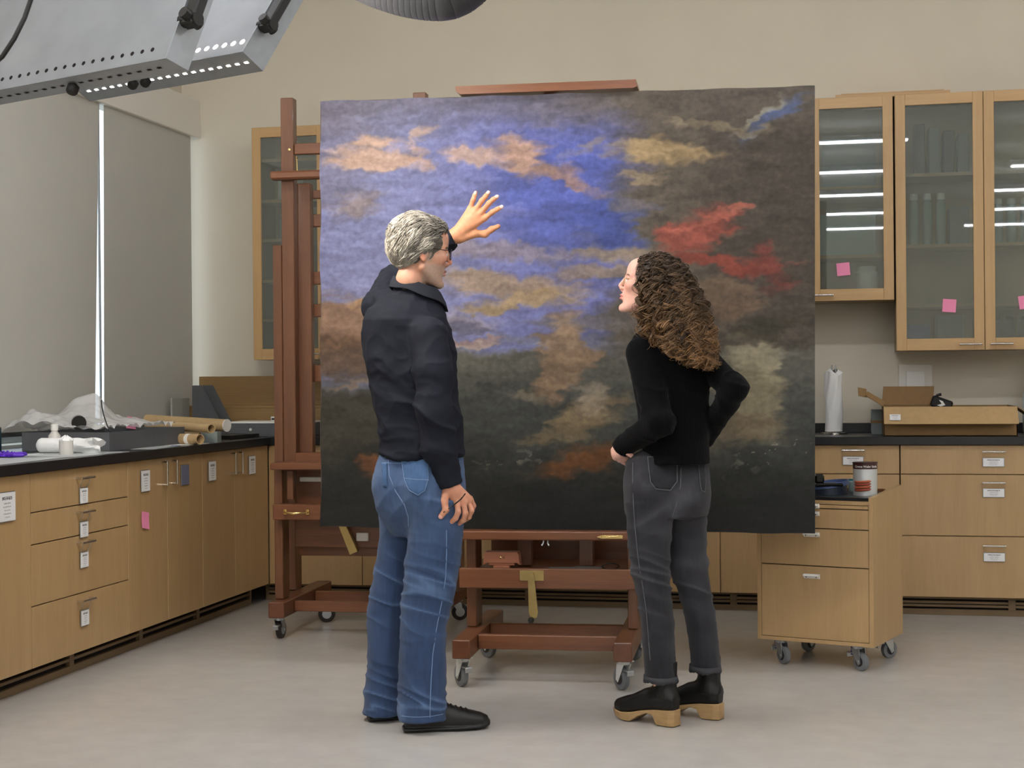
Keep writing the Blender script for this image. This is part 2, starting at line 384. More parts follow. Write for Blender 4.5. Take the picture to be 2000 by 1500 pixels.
base_unit(.90, [(0, .90, .723, ZT, 'drawer', {'hx': .455, 'hz': .033, 'cd': .054, 'cw': .105, 'ch': .045, 'wires': False}), (0, .90, .411, .723, 'drawer', {'hx': .455, 'hz': .040, 'cd': .052, 'cw': .105, 'ch': .045, 'wires': False}), (0, .90, .10, .411, 'drawer', {'hx': .455, 'hz': .045, 'cd': .058, 'cw': .105, 'ch': .045, 'wires': False})])('wide maple three drawer cabinet at the right edge of the back run', (.273, Y_BF, 0), 0)
plinth(0, 4.35, 'slotted maple toe kick grille under the back run of cabinets', (-3.18, Y_BF + .045, 0), 0, [.75, 1.5, 2.2, 2.60, 3.22 - .94 + .55, 4.0 - .0], n=3)
# worktop (L shaped) with backsplash
t = thing('worktop', 'long black stone worktop running along the left and back walls', 'worktop', (-3.5, 6, .874))
t.location = (0, 0, 0)
G().prism([(XL, 4.2), (-3.105, 4.2), (-3.105, 8.105), (1.4, 8.105), (1.4, YB), (XL, YB)], .874, .914).build('slab', 'black_top', t)
G().box(XL + .12, 1.4, YB - .02, YB, .914, .966, .002).build('backsplash', 'black_top', t)
# ------------------------------------------------------------------ upper cabinets
def upper(w, z0, z1, shelves, doors, label, loc, hpos, D=.34):
    t = thing('wall_cabinet', label, 'cabinet', loc)
    h = z1 - z0
    G().box(0, .018, .02, D, 0, h).box(w - .018, w, .02, D, 0, h).box(.018, w - .018, .02, D, 0, .018).box(.018, w - .018, .02, D, h - .018, h).box(.018, w - .018, D - .01, D, .018, h - .018).build('body', 'maple_in', t)
    for s in shelves: G().box(.019, w - .019, .05, D - .012, s - z0 - .018, s - z0).build('shelf', 'maple', t)
    n = len(doors)
    for i, (a, c) in enumerate(doors):
        d = G()
        fw = .052; a += .0015; c -= .0015
        dr = d.box(a, a + fw, 0, .02, 0, h, .0015).build('door', 'oak_v', t); G().box(c - fw, c, 0, .02, 0, h, .0015).build('stile', 'oak_v', dr)
        G().box(a + fw, c - fw, 0, .02, 0, .062, .0015).build('rail', 'oak', dr); G().box(a + fw, c - fw, 0, .02, h - .058, h, .0015).build('rail', 'oak', dr)
        G().box(a + fw, c - fw, .009, .013, .062, h - .058).build('glass', 'cabinet_glass', dr)
        hx = hpos[i]
        pull(G(), hx, .030).build('handle', 'chrome', dr, smooth=True)
    return t
YU = 8.40
upper(.80, 1.348, 2.68, [2.505, 2.27, 2.045, 1.81, 1.585], [(0, .445), (.445, .80)], 'maple wall cabinet with glass doors behind the left easel', (-3.318, YU, 1.348), [.40, .50])
upper(1.30, 1.624, 2.70, [2.235, 1.87], [(0, .43), (.43, .865), (.865, 1.30)], 'short maple wall cabinet with a pink note on its glass, right of the canvas', (-1.04, YU, 1.624), [.20, .63, .87 + .06])
upper(1.15, 1.355, 2.70, [2.29, 1.915, 1.60], [(0, .447), (.447, .90)], 'tall maple wall cabinet with two glass doors at the right edge', (.268, YU, 1.355), [.375, .53])
o = G().box(0, .59, 0, .28, 0, .022, .002).box(.03, .56, .01, .03, .022, .028).build('board', 'oak', loc=(-.035, 8.45, 2.7005)); tag(o, 'flat pale wooden board lying on top of the right wall cabinets', 'board')
# pink notes on the glass and doors
def sticky(label, loc, axis, tilt=0, s=.076):
    g = G(); n = 6; v = []
    for i in range(n + 1):
        for sx in (-1, 1): v.append((sx * s / 2, -.0015 - .008 * (1 - i / n) ** 2, (i / n - .5) * s))
    f = [(2 * i, 2 * i + 1, 2 * i + 3, 2 * i + 2) for i in range(n)]
    g.add(v, f); o = g.build('sticky_note', 'pink', loc=loc); o.rotation_euler = (0, tilt, axis)
    md = o.modifiers.new('s', 'SOLIDIFY'); md.thickness = .0006
    return tag(o, label, 'note')
sticky('pink sticky note on the glass of the short wall cabinet', at(1647, 526, YU + .008), 0, -.08, .068)
sticky('pink sticky note on the left glass door of the tall wall cabinet', at(1854, 597, YU + .008), 0, .08, .068)
sticky('pink sticky note cut by the right edge of the picture', at(2003, 590, YU + .008), 0, -.12, .068)
sticky('pink sticky note on the cabinet door below the worktop, left of the easel', (X_LF + .001, 6.405 + .165, .595), math.pi / 2, .18)
# contents of the wall cabinets
def jar(label, loc, r, h, m, cat='jar', lid='white_plastic', name='jar', group=None):
    t = thing(name, label, cat, loc, group=group)
    G().lathe([(r * .92, 0), (r, .006), (r, h * .8), (r * .8, h * .86), (r * .8, h * .88)], n=18).build('body', m, t, smooth=True)
    G().lathe([(r * .86, h * .88), (r * .86, h)], n=18).build('lid', lid, t, smooth=True); return t
mat('milky', 'c9cdc8', .5); mat('blue_box', '2f5f9f', .5); mat('grey_box', '7d8684', .6); mat('pale_teal', '9fb3b0', .5)
def cbox(label, loc, w, d, h, m, name='carton', cat='box', group=None):
    o = G().box(-w / 2, w / 2, -d / 2, d / 2, 0, h, .003).box(-w / 2 - .001, w / 2 + .001, -.01, .01, .0, h + .001).build(name, m, loc=loc); return tag(o, label, cat, group)
ZL = 1.348 + .018
lay = [(2.505, 'milky', .05, .12), (2.27, 'white_plastic', .075, .17), (2.045, 'pale_teal', .07, .15), (1.81, 'white_plastic', .08, .18), (1.585, 'milky', .03, .17), (ZL, 'pale_teal', .06, .14)]
nm = ['top shelf', 'second shelf', 'third shelf', 'fourth shelf', 'fifth shelf', 'bottom']
for (z, m, r, h), n_ in zip(lay, nm):
    jar('pale jar behind the glass on the %s of the left wall cabinet' % n_, (-3.318 + .17, 8.58, z), r, h, m)
cbox('grey box behind glass on the top shelf of the short wall cabinet', (.03, 8.60, 2.236), .28, .2, .26, 'grey_box')
cbox('pale box behind glass on the lower shelf of the short wall cabinet', (.02, 8.60, 1.871), .30, .2, .22, 'pale_teal')
jar('white bottle behind glass in the bottom of the short wall cabinet', (.12, 8.56, 1.642), .06, .17, 'white_plastic')
for i in range(4):
    cbox(('dark', 'grey', 'slim grey', 'pale grey')[i] + ' upright file box behind glass on the top shelf of the tall cabinet', (.40 + .075 * i, 8.62, 2.29), .055, .2, .27 - .02 * i, ('grey_board', 'grey_box', 'grey_board', 'grey_box')[i], 'file_box')
for i in range(3):
    jar(('leftmost', 'middle', 'rightmost')[i] + ' clear tall cylinder behind glass on the middle shelf of the tall cabinet', (.37 + .07 * i, 8.58, 1.915), .024, .28, 'pale_teal', name='measuring_cylinder', cat='cylinder')
cbox('grey box behind glass beside the tall cylinders', (.60, 8.62, 1.916), .10, .2, .2, 'grey_box')
cbox('blue box behind glass in the bottom of the tall wall cabinet', (.385, 8.60, 1.373), .12, .2, .12, 'blue_box')
cbox('large grey box behind glass in the bottom of the tall wall cabinet', (.55, 8.62, 1.373), .14, .2, .17, 'grey_box')
for i in range(3):
    jar(('left', 'middle', 'right')[i] + ' dark glass bottle behind the right door of the tall wall cabinet', (.79 + .065 * i, 8.58, 1.373), .026, .16, 'grey_board', name='bottle', cat='bottle', lid='black')
    jar(('left', 'middle', 'right')[i] + ' pale cylinder on the middle shelf behind the right glass door', (.80 + .07 * i, 8.58, 1.915), .026, .24, 'pale_teal', name='measuring_cylinder', cat='cylinder')
# wall plates
t = thing('wall_outlet_panel', 'pale grey square service panel on the back wall behind the open carton', 'outlet', tuple(at(1788, 742, YB - .012)))
G().box(-.09, .09, -.0, .012, -.075, .085, .003).build('plate', 'valence', t)
G().box(-.05, .05, -.012, .0, -.06, .05, .004).build('cover', 'white_plastic', t)
# ------------------------------------------------------------------ items on the right worktop
ZW = .9145
p = at(1628, 848, 8.50); px0 = at(1628, 735, 8.5)
t = thing('paper_towel_holder', 'steel paper towel holder with a crumpled white roll on the back worktop', 'paper towel', (p[0], 8.50, ZW))
G().lathe([(.075, 0), (.075, .008), (.02, .012), (.008, .02)], n=32).build('base', 'chrome', t, smooth=True)
G().cyl((-.006, 0, .01), (-.006, 0, .37), .0035, n=10).cyl((.014, 0, .01), (.014, 0, .37), .0035, n=10).build('post', 'steel', t, smooth=True)
n = 40; K = 26; v = []; f = []
for i in range(K):
    z = .014 + .325 * i / (K - 1)
    for j in range(n):
        th = 2 * math.pi * j / n
        r = .046 + .0035 * math.sin(3 * th + z * 20) * (i / K) + .003 * math.sin(7 * th - z * 35) * (i / K) + .007 * max(0, (i / K - .55)) * 2 * math.cos(th - 1)
        if i == K - 1: r *= .5
        v.append((r * math.cos(th) + .004 * math.sin(z * 12), r * math.sin(th), z + (.012 * math.sin(2 * th) if i > K - 3 else 0)))
for i in range(K - 1):
    for j in range(n): f.append((i * n + j, i * n + (j + 1) % n, (i + 1) * n + (j + 1) % n, (i + 1) * n + j))
G().add(v, f).build('paper_roll', 'paper_roll', t, smooth=True)
# open carton: body, flaps
bx0, bx1 = .195, .85; by0, by1 = 8.18, 8.62
t = thing('open_carton', 'large open brown cardboard carton with its front flap folded down, on the right worktop', 'box', ((bx0 + bx1) / 2, (by0 + by1) / 2, ZW))
hw, hd, hh = (bx1 - bx0) / 2, (by1 - by0) / 2, .15
G().box(-hw, hw, -hd, -hd + .004, 0, hh).box(-hw, hw, hd - .004, hd, 0, hh).box(-hw, -hw + .004, -hd, hd, 0, hh).box(hw - .004, hw, -hd, hd, 0, hh).box(-hw, hw, -hd, hd, 0, .004).build('body', 'kraft_dark', t)
def flap(name, p, q, ext, m='kraft', th=.004):
    p, q, ext = Vector(p), Vector(q), Vector(ext); nn = (q - p).cross(ext).normalized() * th
    v = [p, q, q + ext, p + ext]; G().add([*v, *[a + nn for a in v]], [(0, 1, 2, 3), (7, 6, 5, 4), (0, 4, 5, 1), (1, 5, 6, 2), (2, 6, 7, 3), (3, 7, 4, 0)]).build(name, m, t)
flap('front_flap', (-hw, -hd, hh), (hw, -hd, hh), (0, -.075, -.085))
flap('back_flap', (-hw + .0, hd, hh), (-.06, hd, hh), (.01, .04, .10), 'kraft_dark')
flap('left_flap', (-hw, -hd + .02, hh), (-hw, hd - .1, hh), (-.085, 0, .055), 'kraft_dark')
flap('left_inner_flap', (-hw - .125, .0, hh + .055), (-hw - .080, .0, hh + .045), (-.002, .01, .045), 'kraft_dark'); flap('left_tuck_flap', (-hw - .09, -.02, hh + .055), (-hw - .0, -.02, hh + .0), (.012, .02, .022), 'kraft_dark')
flap('right_flap', (hw, -hd + .0, hh), (hw, hd - .1, hh), (.09, 0, -.06), 'kraft_dark')
c = G().box(-.027, .027, -.001, .0, -.019, .019).build('shipping_label', 'card_print', t); card_uv(c)
c.location = (-hw + .055, -hd - .054, hh - .052); c.rotation_euler = (math.radians(-41.4), 0, 0)
t = thing('tape_dispenser', 'black object with white chevron mark leaning in the open carton', 'tool', (.50, 8.50, 1.074))
Mx = Matrix.Rotation(.35, 4, 'Y')
G().box(-.055, .055, -.02, .02, -.03, .03, .008, M=Mx).tube([(-.05, 0, .0), (-.02, 0, .045), (.0, 0, .05)], .008, 8).build('body', 'black', t)
G().prism([(-.02, -.015), (-.0, -.015), (.02, .0), (.0, .015), (-.02, .015), (.0, 0)], -.022, -.0205, 'y', M=Mx).build('chevron_mark', 'white_plastic', t)
t = thing('grey_carton', 'narrow grey cardboard box end beside the large open carton', 'box', (.165, 8.50, ZW))
G().box(-.028, .028, -.1, .1, 0, .13, .002).build('body', 'grey_box', t)
G().box(-.029, .029, -.101, .101, .06, .075).build('tape', 'kraft_dark', t)
t = thing('plastic_jug', 'translucent white plastic jug at the right edge on the worktop', 'jug', (.99, 8.60, ZW))
G().lathe([(.065, 0), (.07, .01), (.07, .20), (.055, .245), (.03, .27), (.03, .30)], n=28).build('body', mat('jug', 'd9dcda', .3, trans=.4), t, smooth=True)
G().lathe([(.036, .295), (.036, .335)], n=24).build('cap', 'white_plastic', t, smooth=True)
G().box(-.072, .072, -.073, -.068, .03, .05, .002).build('band', 'white_plastic', t)
# ------------------------------------------------------------------ easels
def caster(parent, x, y, H, rot=0, R=.043, wheel='rubber', fork='steel', blue=False, lever=True):
    M = Matrix.Translation((x, y, 0)) @ RZ(rot)
    c = G(); 
    c.box(-.032, .032, -.028, .028, H - .004, H, .001, M=M).cyl((0, 0, H - .016), (0, 0, H - .004), .022, .026, 16, M=M)
    for s in (-1, 1):
        c.prism([(-.024, H - .014), (.026, H - .014), (.034, R - .006), (.020, R - .016), (.006, R + .006)], s * .017 - .0015, s * .017 + .0015, 'y', M=M)
    c.cyl((.02, -.021, R), (.02, .021, R), .006, n=10, M=M)
    o = c.build('caster', fork, parent, smooth=False)
    w = G().lathe([(.012, -.012), (R * .80, -.0125), (R * .97, -.010), (R, -.005), (R, .005), (R * .97, .010), (R * .80, .0125), (.012, .012)], (0, 0, 0), 26, M=M @ Matrix.Translation((.02, 0, R)), axis='y').build('wheel', wheel, o, smooth=True)
    G().lathe([(.006, -.0145), (R * .55, -.0135), (R * .55, .0135), (.006, .0145)], (0, 0, 0), 18, M=M @ Matrix.Translation((.02, 0, R)), axis='y').build('hub', 'rubber_dark' if wheel == 'rubber' else 'steel', o, smooth=True)
    if lever:
        G().box(-.050, -.012, -.014, .014, H - .040, H - .034, .002, M=M @ Matrix.Rotation(-.0, 4, 'Y')).box(-.052, -.044, -.014, .014, H - .056, H - .036, .002, M=M).build('brake_lever', 'steel' if not blue else 'steel', o)
    if blue: G().box(-.030, -.020, -.012, .012, H - .045, H - .010, .002, M=M).build('brake_tab', 'blue_plastic', o)
    return o
def inv(t, P):
    return (RZ(-t.rotation_euler[2]) @ (Vector(P) - t.location))
# centre easel
E1 = thing('studio_easel', 'dark red wooden easel on grey casters carrying the big canvas between the two people', 'easel', (-1.526, 5.94, 0), math.radians(3.2))
def part(parent, name, m, *bx, b=.003, label=None):
    return G().box(*bx, b).build(name, m, parent, label)
w = .712
for s in (0, w - .073):
    part(E1, 'runner', 'cherry_y', s, s + .073, 0, .82, .120, .195, b=.004)
part(E1, 'rail', 'cherry_h', .074, w - .074, .17, .20, .132, .190); part(E1, 'rail', 'cherry_h', .074, w - .074, .46, .49, .132, .190)
for s in (.0, w - .042): part(E1, 'leg', 'cherry_v', s, s + .040, .33, .47, .196, .565)
part(E1, 'front_board', 'cherry_h', -.018, w + .02, .255, .285, .367, .448)
part(E1, 'shelf', 'cherry_h', .0, w, .286, .70, .422, .437)
part(E1, 'back_board', 'cherry_h', .041, w - .042, .70, .715, .36, .60)
part(E1, 'ledge', 'cherry_h', -.030, w + .03, .235, .42, .567, .603, b=.005)
for s in (.20, .46): part(E1, 'mast', 'cherry_v', s, s + .06, .425, .475, .44, 2.33)
for z in (.9, 1.5, 2.1): part(E1, 'crosspiece', 'cherry_h', .26, .46, .43, .47, z, z + .07)
# top clamp bar rests over the canvas edge
g = G().prism([(-.02, 2.436), (.725, 2.436), (.73, 2.408), (.715, 2.402), (.0, 2.402), (-.02, 2.416)], .285, .44, 'y'); g.box(.33, .38, .424, .47, 2.30, 2.43, .003)
g.build('top_clamp', 'cherry_h', E1)
g = G().box(.235, .335, .250, .254, .400, .442, .001); g.build('crank_plate', 'brass', E1)
g = G(); M = Matrix.Translation((.283, .243, .425)) @ Matrix.Rotation(-.06, 4, 'Y')
g.prism([(-.012, .008), (.012, .008), (.019, -.155), (.012, -.175), (-.012, -.175), (-.019, -.155)], -.004, .003, 'y', M=M); g.cyl((0, -.010, 0), (0, .01, 0), .012, n=16, M=M)
g.build('crank_arm', 'brass', E1, smooth=True)
G().lathe([(.009, -.016), (.012, -.01), (.012, .01), (.009, .016)], n=14, M=M @ Matrix.Translation((-.01, -.014, -.182)), axis='y').build('crank_knob', 'black', E1, smooth=True)
G().box(.575, .66, .229, .234, .576, .590, .001).prism([(.555, .583), (.575, .590), (.575, .576)], .228, .233, 'y').cyl((.595, .226, .583), (.645, .226, .588), .004, n=8).build('latch', 'brass_bright', E1)
g = G()
for s in (-.010, .008): g.tube([(.345 + s, .25, .566), (.345 + s, .245, .555), (.345 + s * 1.6, .24, .545)], .0035, 8)
g.build('spring_clip', 'steel', E1, smooth=True)
for x, y, r in ((.036, .05, 2.2), (w - .036, .05, 2.2), (.036, .70, 2.4), (w - .036, .70, 2.3)):
    caster(E1, x, y, .120, r, R=.047, fork='grey_plastic')
# things on its shelf
SH = E1.matrix_world
def onE(x, y, z): return tuple(Matrix.Translation(E1.location) @ RZ(math.radians(3.2)) @ Vector((x, y, z)))
t = thing('leather_case', 'small tan leather case with brass stud standing on the easel shelf', 'case', onE(.150, .34, .4375), math.radians(3))
G().box(-.035, .035, -.03, .03, 0, .016, .003).box(-.055, .055, -.028, .028, .016, .028, .003).build('stand', mat('tan_leather', 'a86d50', .5), t)
G().prism([(-.075, .028), (.075, .028), (.073, .062), (.066, .072), (-.066, .072), (-.073, .062)], -.032, .032, 'y').build('body', 'tan_leather', t)
G().prism([(-.075, .030), (-.055, .03), (-.075, .018), (-.080, .018)], -.02, .02, 'y').prism([(.075, .030), (.055, .03), (.075, .018), (.080, .018)], -.02, .02, 'y').build('strap', 'tan_leather', t)
G().lathe([(.002, -.036), (.005, -.034), (.005, -.031)], (-.003, 0, .050), 10, axis='y').lathe([(.002, -.036), (.004, -.034), (.004, -.031)], (.012, 0, .050), 10, axis='y').build('stud', 'brass_bright', t, smooth=True)
for i, (x, y, a) in enumerate(((.40, .36, .1), (.50, .37, -.2))):
    o = G().box(-.06, .06, -.045, .045, 0, .002).build('paper_sheet', mat('grey_paper%d' % i, '8b8884', .7), loc=onE(x, y, .4375 + .0025 * i)); o.rotation_euler = (0, 0, a)
    tag(o, ('loose grey paper sheet in the middle of the easel shelf', 'second paper sheet overlapping it on the right of the easel shelf')[i], 'paper')
pts = [onE(.60 + .035 * math.cos(a), .34 + .02 * math.sin(a), .441 + .010 * (1 + math.sin(a * 1))) for a in np.linspace(0, 2 * math.pi, 24)]
o = G().tube(pts, .0025, 6, cap=False).build('cable_loop', 'black', smooth=True); tag(o, 'small coil of dark cable on the right end of the easel shelf', 'cable')
# left easel (empty), behind
E2 = thing('studio_easel', 'taller empty dark red wooden easel standing behind the left edge of the canvas', 'easel', (-2.672, 6.92, 0), math.radians(2.5))
def ex(px, yl): return inv(E2, at(px, 900, 6.92 + yl - .01))[0]
def ez(py, px, yl): return at(px, py, 6.92 + yl)[2]
W2 = .80; mid = W2 / 2
def pair(name, m, x0, x1, y0, y1, z0, z1, b=.003):
    part(E2, name, m, x0, x1, y0, y1, z0, z1, b=b); part(E2, name, m, W2 - x1, W2 - x0, y0, y1, z0, z1, b=b)
pair('runner', 'cherry_y', 0, .077, 0, .80, .105, .180, .004)
part(E2, 'rail', 'cherry_h', .078, W2 - .078, .16, .19, .115, .165); part(E2, 'rail', 'cherry_h', .078, W2 - .078, .50, .53, .115, .165)
pair('leg', 'cherry_v', ex(541, .16) , ex(557, .16), .10, .20, .181, .80)
pair('rear_leg', 'cherry_v', ex(566, .50), ex(584, .50), .42, .52, .181, .80)
pair('side_upright', 'cherry_v', ex(540, .16), ex(557, .16), .12, .19, .83, ez(480, 548, .16))
pair('mast', 'cherry_v', ex(557, .16), ex(581, .16), .125, .185, .83, ez(193, 567, .16))
a0 = ex(583, .20)
pair('inner_mast', 'cherry_v', a0, ex(610, .20), .19, .24, .85, ez(358, 595, .2))
part(E2, 'top_bar', 'cherry_h', ex(534, .09), W2 - ex(534, .09), .06, .123, ez(351, 560, .09), ez(335, 560, .09), b=.008)
part(E2, 'crosspiece', 'cherry_h', ex(582, .16), W2 - ex(582, .16), .13, .17, ez(302, 600, .16), ez(281, 600, .16))
for a, c in ((372, 388), (419, 443), (531, 556), (594, 619), (713, 746)):
    part(E2, 'rung', 'cherry_h', ex(608, .27), W2 - ex(608, .27), .243, .28, ez(c, 615, .26), ez(a, 615, .26))
part(E2, 'lower_crosspiece', 'cherry_h', ex(583, .17), W2 - ex(583, .17), .10, .188, ez(905, 600, .15) + .0, ez(888, 600, .15) + .01)
part(E2, 'ledge', 'cherry_h', ex(535, .06), W2 - ex(535, .06), -.01, .19, ez(918, 580, .0), ez(904, 580, .0) , b=.004)
part(E2, 'brace', 'cherry_v', ex(562, .09), ex(574, .09), .06, .12, ez(975, 570, .1), ez(919, 570, .05))
part(E2, 'back_panel', 'cherry_h', ex(562, .12), W2 - ex(562, .12), .21, .225, .42, .80)
part(E2, 'drawer', 'cherry_h', ex(534, .05), W2 - ex(534, .05), .02, .098, ez(1015, 580, .04), ez(985, 580, .04))
part(E2, 'lower_board', 'cherry_h', ex(580, .3), W2 - ex(580, .3), .30, .33, ez(1086, 640, .3), ez(1032, 640, .3))
zh = ez(1000, 575, .02)
xh0, xh1 = ex(552, .0), ex(596, .0)
G().tube([(xh0, .0, zh), (xh0 + .02, -.022, zh), ((xh0 + xh1) / 2, -.026, zh - .004), (xh1 - .02, -.022, zh), (xh1, .0, zh)], [.004, .005, .007, .005, .004], 10).box(xh0 - .008, xh0 + .010, .012, .021, zh - .013, zh + .013, .002).box(xh1 - .010, xh1 + .008, .012, .021, zh - .013, zh + .013, .002).box(xh0 - .004, xh0 + .004, -.004, .014, zh - .006, zh + .006, .002).box(xh1 - .004, xh1 + .004, -.004, .014, zh - .006, zh + .006, .002).build('handle', 'brass_bright', E2, smooth=True)
bz = ez(292, 569, .12)
G().lathe([(.003, .116), (.007, .118), (.007, .126)], (ex(569, .12), 0, bz), 14, axis='y').build('bolt', 'brass_bright', E2, smooth=True)
G().tube([(ex(584, .12), .12, ez(340, 584, .12)), (ex(583, .12), .12, ez(308, 584, .12))], .003, 8).lathe([(.004, 0), (.006, .006), (.003, .013)], (ex(583, .12), .12, ez(310, 584, .12)), 12).build('pin', 'brass_bright', E2, smooth=True)
pc_ = inv(E2, at(678, 1050, 7.10)); g = G(); M = Matrix.Translation((pc_[0], .185, pc_[2])) @ Matrix.Rotation(.40, 4, 'Y').inverted()
g.prism([(-.016, .10), (.016, .10), (.020, -.08), (-.020, -.08)], -.02, .02, 'y', M=M).build('crank_arm', 'brass', E2)
part(E2, 'name_plate', 'paper', pc_[0] + .035, pc_[0] + .095, .200, .2095, pc_[2] - .02, pc_[2] + .02)
for x, y, r, q in ((.038, .05, 1.5, 1), (W2 - .038, .05, 1.5, 1), (.10, .56, .35, 0), (W2 - .04, .70, .4, 0)):
    caster(E2, x, y, .105, r, R=.043, wheel='rubber_dark')
part(E2, 'white_strip', 'paper', ex(583, .2), ex(626, .2), .199, .2095, ez(941, 600, .2), ez(932, 600, .2))
# ------------------------------------------------------------------ the canvas: a plain painted seascape with clouds
PW, PH = 2.045, 1.79
PT = thing('painting', 'huge unframed canvas of blue sky, dark clouds and a dark sea on the centre easel', 'painting', (-2.163, 6.222, .611), math.radians(2.75)); PT.rotation_euler[1] = math.radians(.45)
def vnoise(P, seed):                      # smooth value noise on rows of (x, y)
    r = np.random.default_rng(seed); T = r.random((64, 64)); x, y = P[..., 0], P[..., 1]
    xi = np.floor(x).astype(int); yi = np.floor(y).astype(int); fx = x - xi; fy = y - yi; fx = fx * fx * (3 - 2 * fx); fy = fy * fy * (3 - 2 * fy)
    g = lambda i, j: T[i % 64, j % 64]
    return (g(xi, yi) * (1 - fx) + g(xi + 1, yi) * fx) * (1 - fy) + (g(xi, yi + 1) * (1 - fx) + g(xi + 1, yi + 1) * fx) * fy
def fbm(u, v, fu, fv, seed, o=4):
    s = 0; a = .5; P = np.stack([u * fu, v * fv], -1)
    for i in range(o): s = s + a * vnoise(P * 2 ** i + 7.3 * i, seed + i); a *= .5
    return s / (1 - .5 ** o)
def hexc(h): return np.array([int(h[i:i + 2], 16) / 255 for i in (0, 2, 4)])
def sstep(a, b, x): t = np.clip((x - a) / (b - a), 0, 1); return t * t * (3 - 2 * t)
def ramp_sky(u, v):
    C = np.zeros(u.shape + (3,))
    def lay(h, w):
        w = np.clip(w, 0, 1)[..., None]; C[:] = C * (1 - w) + hexc(h) * w
    n1 = fbm(u, v, 5, 9, 3); n2 = fbm(u, v, 3, 12, 21); n3 = fbm(u, v, 14, 30, 40); nw = fbm(u, v, 6, 6, 60)
    wu = u + (nw - .5) * .10; wv = v + (n1 - .5) * .08
    WA = fbm(u, v, 7, 16, 201); WB = fbm(u, v, 8, 12, 211); WC = fbm(u, v, 22, 60, 221); WD = fbm(u, v, 30, 26, 231)
    def blob(cu, cv, ru, rv, ang=0, soft=.5, amp=.35, sd=5):
        du, dv = (u - cu) + .09 * (WA - .5) + .03 * (WC - .5), (v - cv) + .055 * (WB - .5) + .02 * (WD - .5); ca, sa = math.cos(ang), math.sin(ang)
        a = (du * ca + dv * sa) / ru; b = (-du * sa + dv * ca) / rv
        d = np.sqrt(a * a + b * b) + (fbm(u, v, 7, 34, sd) - .5) * amp * 2.6
        return 1 - sstep(1 - soft, 1 + soft * .3, d)
    lay('7478a6', np.ones(u.shape))
    lay('6268ab', sstep(.1, .5, u)); lay('4a58a8', .85 * blob(.53, .24, .16, .16, .2)); lay('7d7c9c', .6 * sstep(.25, .5, wv) * (1 - u))
    lay('66606a', .7 * (1 - sstep(.02, .10, wv))); lay('6c6576', .5 * blob(.0, .1, .12, .2))
    lay('5a5145', sstep(.56, .70, wu + (n2 - .5) * .25)); lay('4d453b', sstep(.70, .86, wu)); lay('5f564b', .7 * (1 - sstep(.03, .12, wv)) * sstep(.38, .6, wu))
    lay('3f4f9a', .9 * blob(.60, .30, .09, .05, .1)); lay('47588a', .6 * blob(.66, .42, .08, .02, .1)); lay('4c5f92', .7 * blob(.93, .06, .09, .022, -.35))
    # cloud streaks
    for (a, b, r, s, an, c, k) in ((.68, .145, .11, .028, .05, 'a3895f', .95), (.66, .20, .06, .014, -.1, '9c8767', .8), (.80, .075, .12, .011, .12, '9f8f6c', .5), (.90, .055, .07, .010, -.45, 'a8a48c', .5), (.63, .27, .05, .02, 0, '756c66', .7),
                                   (.58, .36, .12, .03, .15, '8d7a62', .85), (.60, .41, .13, .02, .05, '9a7f5c', .7), (.40, .36, .16, .03, .05, '8c7d80', .7), (.38, .43, .14, .035, 0, 'a08463', .8), (.45, .47, .14, .02, -.1, 'a98a55', .8), (.30, .52, .10, .03, .1, '8f8489', .7), (.55, .52, .2, .018, 0, '6d6660', .7), (.50, .57, .2, .03, 0, '6f6f72', .6)):
        lay(c, k * blob(a, b, r, s, an, .6, .55, int(a * 900)))
    # soft warm clouds high up, left and centre
    lay('c49c80', .85 * blob(.115, .135, .10, .040, .15, .5, .5, 71)); lay('b78f74', .7 * blob(.215, .15, .045, .032, .5, .6, .6, 72)); lay('c7a184', .7 * blob(.20, .085, .05, .018, -.5, .6, .6, 73)); lay('8b7463', .6 * blob(.07, .235, .08, .035, -.5, .6, .5, 74))
    lay('b98d6d', .85 * blob(.43, .145, .085, .045, .55, .5, .5, 75)); lay('c29a7d', .75 * blob(.33, .135, .06, .025, .1, .6, .5, 76)); lay('ab7c5d', .7 * blob(.53, .21, .05, .022, .5, .6, .5, 77)); lay('8a7967', .6 * blob(.55, .13, .05, .018, -.7, .6, .5, 79))
    # red evening cloud on the right
    lay('99493a', .9 * blob(.775, .31, .115, .040, -.62, .45, .5, 81)); lay('8d3c2e', .85 * blob(.83, .39, .13, .024, .12, .5, .5, 82)); lay('7f3a30', .8 * blob(.92, .40, .028, .06, -.3, .5, .5, 83)); lay('c06a53', .6 * blob(.80, .28, .06, .012, -.55, .6, .6, 84))
    # land at the left, hills
    lay('8a6544', .85 * blob(.05, .53, .13, .07, .1, .4, .4, 90)); lay('5c4430', .9 * blob(.07, .61, .14, .065, 0, .4, .4, 91)); lay('b58a55', .5 * blob(.09, .50, .05, .015, .6, .6, .5, 92)); lay('5d5b73', .8 * blob(.31, .535, .08, .025, .05, .4, .4, 93)); lay('9c7a6d', .7 * blob(.30, .565, .12, .008, 0, .5, .3, 94))
    # sea
    sea = sstep(.575, .60, v + (n3 - .5) * .02); lay('5c5a50', sea * sstep(.15, .3, u)); lay('41433e', .9 * sea * sstep(.60, .74, v)); lay('3b372d', sstep(.66, .70, v) * (1 - sstep(.16, .3, u))); lay('232320', sstep(.74, .98, v + (n1 - .5) * .2))
    lay('7b6852', .7 * blob(.08, .665, .13, .008, -.12, .5, .4, 95)); lay('20201e', .9 * sstep(.75, .95, u) * sstep(.80, .95, v)); lay('a58f7e', .8 * blob(.31, .575, .09, .006, 0, .5, .4, 96))
